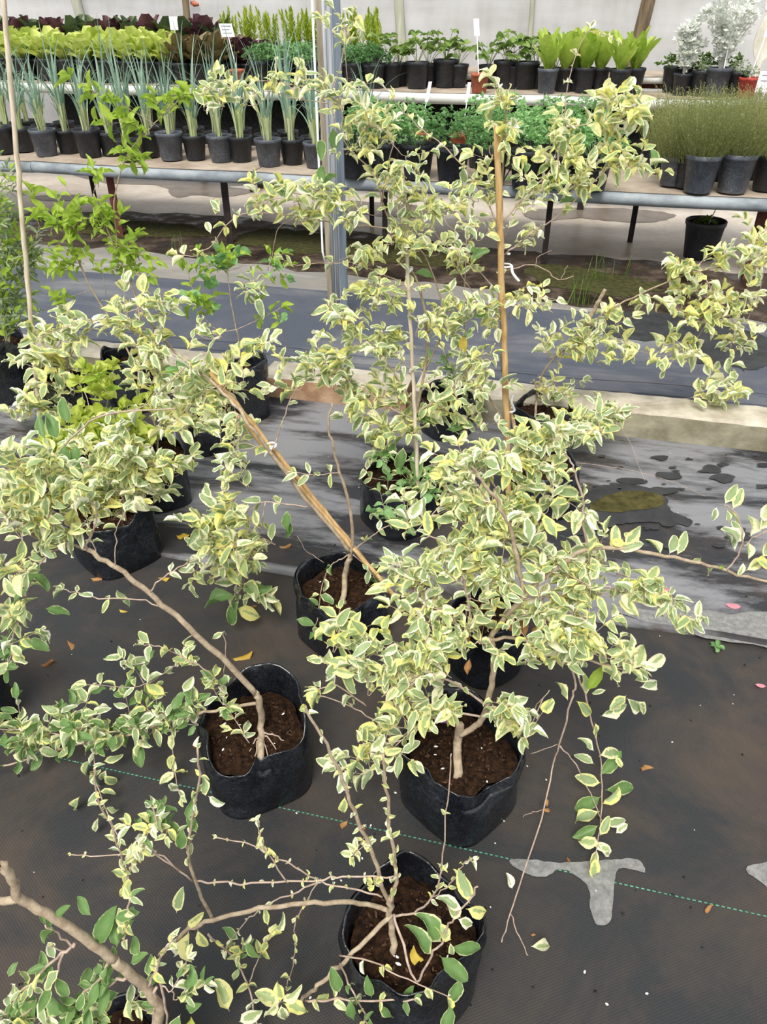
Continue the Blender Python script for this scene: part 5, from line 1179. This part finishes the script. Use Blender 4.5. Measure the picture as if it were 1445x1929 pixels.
for i, x in enumerate((15, 50, 84, 118, 152, 188, 222, 256, 290, 324, 358, 392, 426)):
    rosette(x, .74, 34, ('dark', 'red', 'dark', 'red', 'dark')[i % 5], f'dark {"green" if i % 5 in (0, 2, 4) else "purple"} salad plant, {ORD[i]} from left in back row by the cloth', 640+i, 'dark salad plants in the back row', L=.25, n=15, tilt=(.05, 1.0), zb=ZL)
for i, (x, y) in enumerate(((345, .18), (380, .18), (412, .18), (362, .4), (398, .4), (432, .4))):
    rosette(x, y, 38, 'bronze', f'bronze leaved salad plant in black pot, {ORD[i]} of the six left of terracotta pot', 660+i, 'bronze salad plants on the rear bench', L=.24, n=15)
for i, x in enumerate((448, 470, 510)):
    rosette(x, .46, 34, 'red', f'deep purple lettuce, {ORD[i]} from left between bronze plants and parsley', 668+i, 'purple lettuces on the rear bench', L=.22, n=14)
for i, x in enumerate((440, 478, 516, 554, 592, 630, 668, 704)):
    root, rnd, d, h = bench_pot('potted_plume_fern', f'bright plume fern in black pot, {ORD[i]} from left against the cloth', 'plant', 'plume ferns in the back row', x, .76, 38, ZL, 'pot_black', 680+i)
    for j in range(14):
        a = rnd.uniform(0, 6.28); r = rnd.uniform(.01, .1); sub(root, 'plume', rnd.choice(PLUME), (r*math.cos(a), r*math.sin(a), h*.86), (rnd.gauss(0, .12), rnd.gauss(0, .12), a), rnd.uniform(.8, 1.25))
for i, (x, y) in enumerate(((492, .16), (535, .16), (578, .16), (622, .16), (664, .16), (704, .16), (512, .4), (556, .4), (600, .4), (644, .4), (688, .4))):
    herb(x, y, 42, 'parsley', f'frilly green parsley in black pot, {ORD[i] if i < 6 else ORD[i-6]} from left in {"front" if i < 6 else "second"} parsley row', 700+i, 'parsley pots on the rear bench', ZU, sc=1.0)
root, rnd, d, h = bench_pot('terracotta_pot', 'terracotta pot with white marker among the spring onion tops', 'pot', None, 449, .07, 28, ZU, 'terracotta', 9, 1.0)
tag_stick(root, (0, 0, h*.9), .36, .115, 0, (-.18, 0), 3, stick=.72)
root, rnd, d, h = bench_pot('small_pot', 'black pot holding an upright white marker behind the lime lettuces', 'pot', None, 341, .5, 30, ZU, 'pot_black', 10, 1.0)
tag_stick(root, (0, 0, h*.9), .38, .075, 0, (0, 0), stick=.72)
# upper bench, right: strawberries, terracotta pot, lime leafy pots, silver bushes
def strawberry(px, py, w, label, seed, n=9):
    root, rnd, d, h = bench_pot('potted_strawberry', label, 'plant', 'strawberry pots on the rear bench', px, py, w, ZU, 'pot_black', seed, 1.0)
    m = MB()
    for i in range(n):
        a = i*2.4+rnd.uniform(-.4, .4); r = rnd.uniform(.05, .15); z = h*.9+rnd.uniform(.08, .24); e = Vector((r*math.cos(a), r*math.sin(a), z))
        m.tube(crom([(0, 0, h*.86), e*.5+Vector((0, 0, h*.55)), e], 3), .0025, 4)
        for q in (-1, 0, 1): sub(root, 'leaf', rnd.choice(LEAFY['straw']), e, (rnd.gauss(0, .3), rnd.uniform(-.3, .4), a+q*1.6+rnd.gauss(0, .2)), rnd.uniform(.055, .085))
    tag(m.build('stalks', 'twig_green', root), kind='stuff')
for i, (x, y, w) in enumerate([(736, 166, 40), (785, 168, 44), (838, 166, 46), (950, 168, 46), (988, 170, 46)]):
    strawberry(x, y, w, f'strawberry plant in black pot, {ORD[i]} from left in front row beside terracotta pot', 740+i)
for i, (x, y, w) in enumerate([(752, .44, 38), (806, .44, 38), (862, .44, 38), (918, .44, 38), (966, .44, 38), (1008, .46, 36), (1042, .46, 36)]):
    strawberry(x, y, w, f'strawberry plant in black pot, {ORD[i]} from left in the shaded second row', 750+i, 8)
root, rnd, d, h = bench_pot('terracotta_pot', 'square-rimmed terracotta pot with white marker on the rear bench edge', 'pot', None, 902, 176, 34, ZU, 'terracotta', 12, .95)
tag_stick(root, (-.01, 0, h*.9), .4, .045, 0, (-.12, 0), stick=.7)
for i, (x, y, w, g) in enumerate([(1028, 178, 38, 1), (1060, 174, 36, 0), (1098, 176, 38, 0), (1162, 181, 40, 0), (1190, .3, 38, 0), (1125, .34, 36, 0), (1082, .36, 36, 0)]):
    rosette(x, y, w, 'spinach', f'lime upright leafy plant in {"grey" if g else "black"} pot, number {["one", "two", "three", "four", "five", "six", "seven"][i]} beside strawberries' if False else ['lime leafy plant in dusty grey pot next to strawberries', 'lime leafy plant, second in front row after strawberries', 'lime leafy plant, third in front row after strawberries', 'lime leafy plant with withered base leaves at front row end', 'lime leafy plant leaning right by the dark pole', 'lime leafy plant in second row near the dark pole', 'lime leafy plant in second row near the strawberries'][i],
            770+i, 'lime leafy pots on the rear bench', name='potted_spinach', n=11, L=.26, mat='pot_grey' if g else 'pot_black', tilt=(.05, .75), asp=1.1)
def silver(px, py, w, label, seed, H, spread, n, mat='pot_black'):
    root, rnd, d, h = bench_pot('potted_silver_bush', label, 'plant', 'silver bushes on the rear bench', px, py, w, ZU, mat, seed, 1.05)
    st = MB(); fl = MB()
    def tuft(p, s_):
        for j in range(8):
            ax = Vector((rnd.gauss(0, 1), rnd.gauss(0, 1), rnd.uniform(-.1, 1.3))).normalized()*s_; y = ax.cross(Vector((rnd.gauss(0, 1), rnd.gauss(0, 1), 1))).normalized()*s_*.22
            fl.add([p, p+ax*.5+y, p+ax, p+ax*.5-y], [(0, 1, 2, 3)])
    for i in range(n):
        a = i*2.4; lean = spread*rnd.uniform(.2, 1); e = Vector((math.cos(a)*lean, math.sin(a)*lean*.7, h*.86+H*rnd.uniform(.5, 1)))
        mid = Vector((e.x*.4, e.y*.4, h*.86+(e.z-h*.86)*.5)); pts = crom([(0, 0, h*.86), mid, e], 5); st.tube(pts, [.006-.004*t/10 for t in range(11)], 5)
        for q in pts[3:]:
            for _ in range(3): tuft(q+Vector((rnd.gauss(0, .018), rnd.gauss(0, .018), rnd.gauss(0, .012))), rnd.uniform(.025, .05))
        for _ in range(5): tuft(e+Vector((rnd.gauss(0, .022), rnd.gauss(0, .022), rnd.gauss(0, .016))), rnd.uniform(.035, .055))
    simple('stem_silver', 'b5b8ae', 'd2d4cb', 40, .9, .1, bump=0) if 'stem_silver' not in M else None
    st.build('stems', 'stem_silver', root); tag(fl.build('foliage', 'leaf_silver', root, smooth=False), kind='stuff'); return root, rnd, d, h
silver(1280, 180, 34, 'dense upright silver bush in black pot, left of the two silver bushes', 800, .42, .10, 12)
root, rnd, d, h = silver(1345, 184, 46, 'tall branching silver bush in dark pot, right of the two silver bushes', 801, .62, .34, 17, 'pot_grey')
tag_stick(root, (.0, -.08, h*.9), .3, .022, 0, (0, 0), stick=.8)
for i, (x, y) in enumerate(((1315, .24), (1382, .22), (1262, .5), (1306, .52), (1356, .52))):
    herb(x, y, 38, 'greygreen' if i < 2 else 'weed', ['small grey plant in black pot between the silver bushes', 'small grey plant in black pot beside the red pot', 'dark leafy pot behind the left silver bush', 'dark leafy pot behind, between the silver bushes', 'dark leafy pot behind the right silver bush'][i], 810+i, 'small pots around the silver bushes', ZU, sc=.9 if i < 2 else 1.5, asp=1.1)
root, rnd, d, h = herb(1403, 187, 37, 'greygreen', 'bright red pot with white marker at the rear bench end', 820, None, ZU, 'red_plastic', .8)
tag_stick(root, (0, 0, h*.9), .42, .03, 0, (.16, 0), stick=.68)
# printed sign on a stake at the right edge and a tall pale paddle behind it
def sign(px, py, label, w, hgt, top_px, lines, yb):
    g = bw(upx(px, py, ZB), V_U-.08, ZB); p = hitv(px, py, V_U-.08); root = tag(empty('marker_sign', (p.x, p.y, ZB)), label, 'sign')
    tag_stick(root, (0, 0, .03), hitv(px, top_px, V_U-.08).z-ZB-.03, w, 0, (.05, 0), lines, stick=1-hgt/(hitv(px, top_px, V_U-.08).z-ZB-.03))
sign(1432, 190, 'white printed sign on a stake by the right edge', .16, .14, 134, 2, 0)

# pot standing alone on the floor
root, rnd, d, h = bench_pot('potted_seedling', 'black pot with seedlings and white stick standing alone on the wet floor', 'plant', None, 1314, 492, 72, 0.0, 'pot_black', 830, .95)
sub(root, 'foliage', FOL['weed'][0], (0, 0, h*.84), (0, 0, 0), .8, 'stuff'); tag_stick(root, (.02, 0, h*.86), .2, .01, 0, (.25, 0), stick=.9)
# grass tufts in the gutter and odd weeds
for i, (x, y, n, sc, wh) in enumerate([(1080, 575, 16, 1.0, 'largest, right of the bamboo cane'), (1125, 530, 12, .9, 'upper, above the cut stem'), (1165, 522, 8, .7, 'small, between cut stem and lone pot'), (860, 520, 10, .8, 'left of the bamboo cane'), (335, 470, 8, .6, 'far left below the bench leg')]):
    g = gnd(x, y); root = tag(empty('grass_tuft', (g.x, g.y, .004)), 'green grass tuft growing in the muddy gutter, '+wh, 'grass', 'grass tufts in the gutter'); rnd = random.Random(i)
    for j in range(n):
        a = rnd.uniform(0, 6.28); sub(root, 'grass_blade', rnd.choice(GRASS), (rnd.gauss(0, .05), rnd.gauss(0, .03), 0), (rnd.gauss(0, .15), rnd.gauss(0, .15), a), sc*rnd.uniform(.6, 1.2))
root = tag(empty('weed_seedling', gnd(1350, 1222, .012)), 'tiny weed sprouting at the edge of the middle weed mat', 'weed')
for j in range(6): sub(root, 'leaf', LEAF['h'][j % 4], (0, 0, .004), (0, -.4, j*1.05), .026)

# fallen leaves and petals
FALL = [(437, 1240, 'o', 40, -20, 'long yellow fallen leaf beside the leaning stem'), (200, 1055, 'o', 60, 20, 'large yellow fallen leaf beneath the left shrub'), (330, 1010, 'o', 30, 10, 'yellow leaf lying behind the left bag'), (320, 1090, 'o', 34, 200, 'yellow leaf touching the leaning stem shadow'), (525, 1030, 'd', 26, 10, 'rust brown leaf on mat left of the canes'), (127, 1205, 'd', 26, 60, 'brown curled leaf on the dusty mat at left'), (75, 1252, 'd', 26, -15, 'pale brown leaf by the left edge bag'), (223, 1147, 'o', 20, 5, 'small yellow leaf under the left twig'), (170, 1090, 'd', 22, 0, 'brown fallen leaf in front of the left bag'), (472, 1140, 'd', 12, 0, 'tiny brown leaf left of the middle bag'), (1205, 1447, 'd', 34, -10, 'curled brown leaf right of the hanging shoot'), (1068, 1612, 'd', 12, 80, 'tiny pale husk left of the hanging shoot tip'), (1328, 1718, 'd', 20, -30, 'small tan leaf on the green thread at right'), (90, 1415, 'd', 14, 0, 'little tan leaf near the lower left twigs'), (1000, 1760, 'd', 10, 0, 'tiny tan scrap below the bare hanging shoot'), (360, 1400, 'd', 22, 30, 'dull brown leaf left of the torn bag')]
for x, y, kd, L, ang, lab in FALL:
    g = gnd(x, y, .014); k = depth(g)/FPX; o = link('fallen_leaf', LEAF[kd][(x+y) % 4], None, g); o.location.z = .017 if y < 1110 else .012
    o.scale = (L*k,)*3; o.rotation_euler = (math.pi+.1, .12, math.radians(-ang)); tag(o, lab, 'leaf', 'fallen leaves on the mats')
PET = leaf_mesh('petal', 'petal_pink', .5, .1, .1, .01, .1, .5, 1, 3)
for x, y, L, lab in ((1365, 1137, 30, 'pink petal lying on the middle mat at right'), (1240, 1107, 22, 'pink petal half under the right shrub tips'), (1422, 1288, 20, 'reddish petal on the front mat by right edge')):
    g = gnd(x, y, .018); o = link('fallen_petal', PET, None, g); o.location.z = .016; o.scale = (L*depth(g)/FPX,)*3; o.rotation_euler = (math.pi, .1, -.2); tag(o, lab, 'petal', 'pink petals on the mats')
m = MB(); rnd = random.Random(77)
for i in range(150):
    x = rnd.uniform(0, 1445); y = rnd.uniform(820, 1900); g = gnd(x, y, .012 if y < 1120+(x-600)*.13 else .005); s_ = rnd.uniform(.0012, .003)
    d = Vector((rnd.uniform(-1, 1), rnd.uniform(-1, 1), 0)).normalized()*s_*1.2; g.z += s_*.4
    m.tube([g-d, g, g+d], [s_*.5, s_, s_*.5], 5, mi=0 if rnd.random() < .35 else 1)
simple('grit_dark', '1d1b1a', '3a332e', 30, .9, .1, bump=0)
tag(m.build('mat_grit', ['perlite', 'grit_dark']), 'scattered specks of perlite and dark grit on the weed mats', 'grit', kind='stuff')

# pale leaf-shaped paddle leaning at the end of the rear bench
q0 = hitv(1423, 150, V_U+.5); q1 = hitv(1452, 20, V_U+.5); m = MB(); ax = (q1-q0); L = ax.length; ax.normalize(); side = ax.cross(VD).normalized()
out = [(0, .016), (.28, .018), (.34, .05), (.5, .075), (.7, .07), (.88, .045), (1, .008)]
V = []
for t_, w_ in out:
    for sg in (-1, 1):
        for th_ in (-.008, .008): V.append(q0+ax*L*t_+side*w_*sg+VD*th_)
Fc = []
for i in range(len(out)-1):
    b0 = i*4; Fc += [(b0, b0+2, b0+6, b0+4), (b0+1, b0+5, b0+7, b0+3), (b0, b0+4, b0+5, b0+1), (b0+2, b0+3, b0+7, b0+6)]
Fc += [(0, 1, 3, 2), (len(V)-4, len(V)-2, len(V)-1, len(V)-3)]
simple('paddle_cream', 'd3cfbf', 'ebe8dc', 10, .7, .2, bump=.1)
root = tag(empty('wooden_paddle', (q0.x, q0.y, ZU)), 'pale cream paddle leaning at the right edge behind the red pot', 'paddle'); inv = Matrix.Translation(-root.location)
m.add(V, Fc); o = m.build('blade', 'paddle_cream', root, smooth=False); o.matrix_parent_inverse = inv
m = MB(); m.tube([Vector((q0.x, q0.y, ZU)), q0+ax*.03], .012, 8); o = m.build('handle', 'paddle_cream', root); o.matrix_parent_inverse = inv
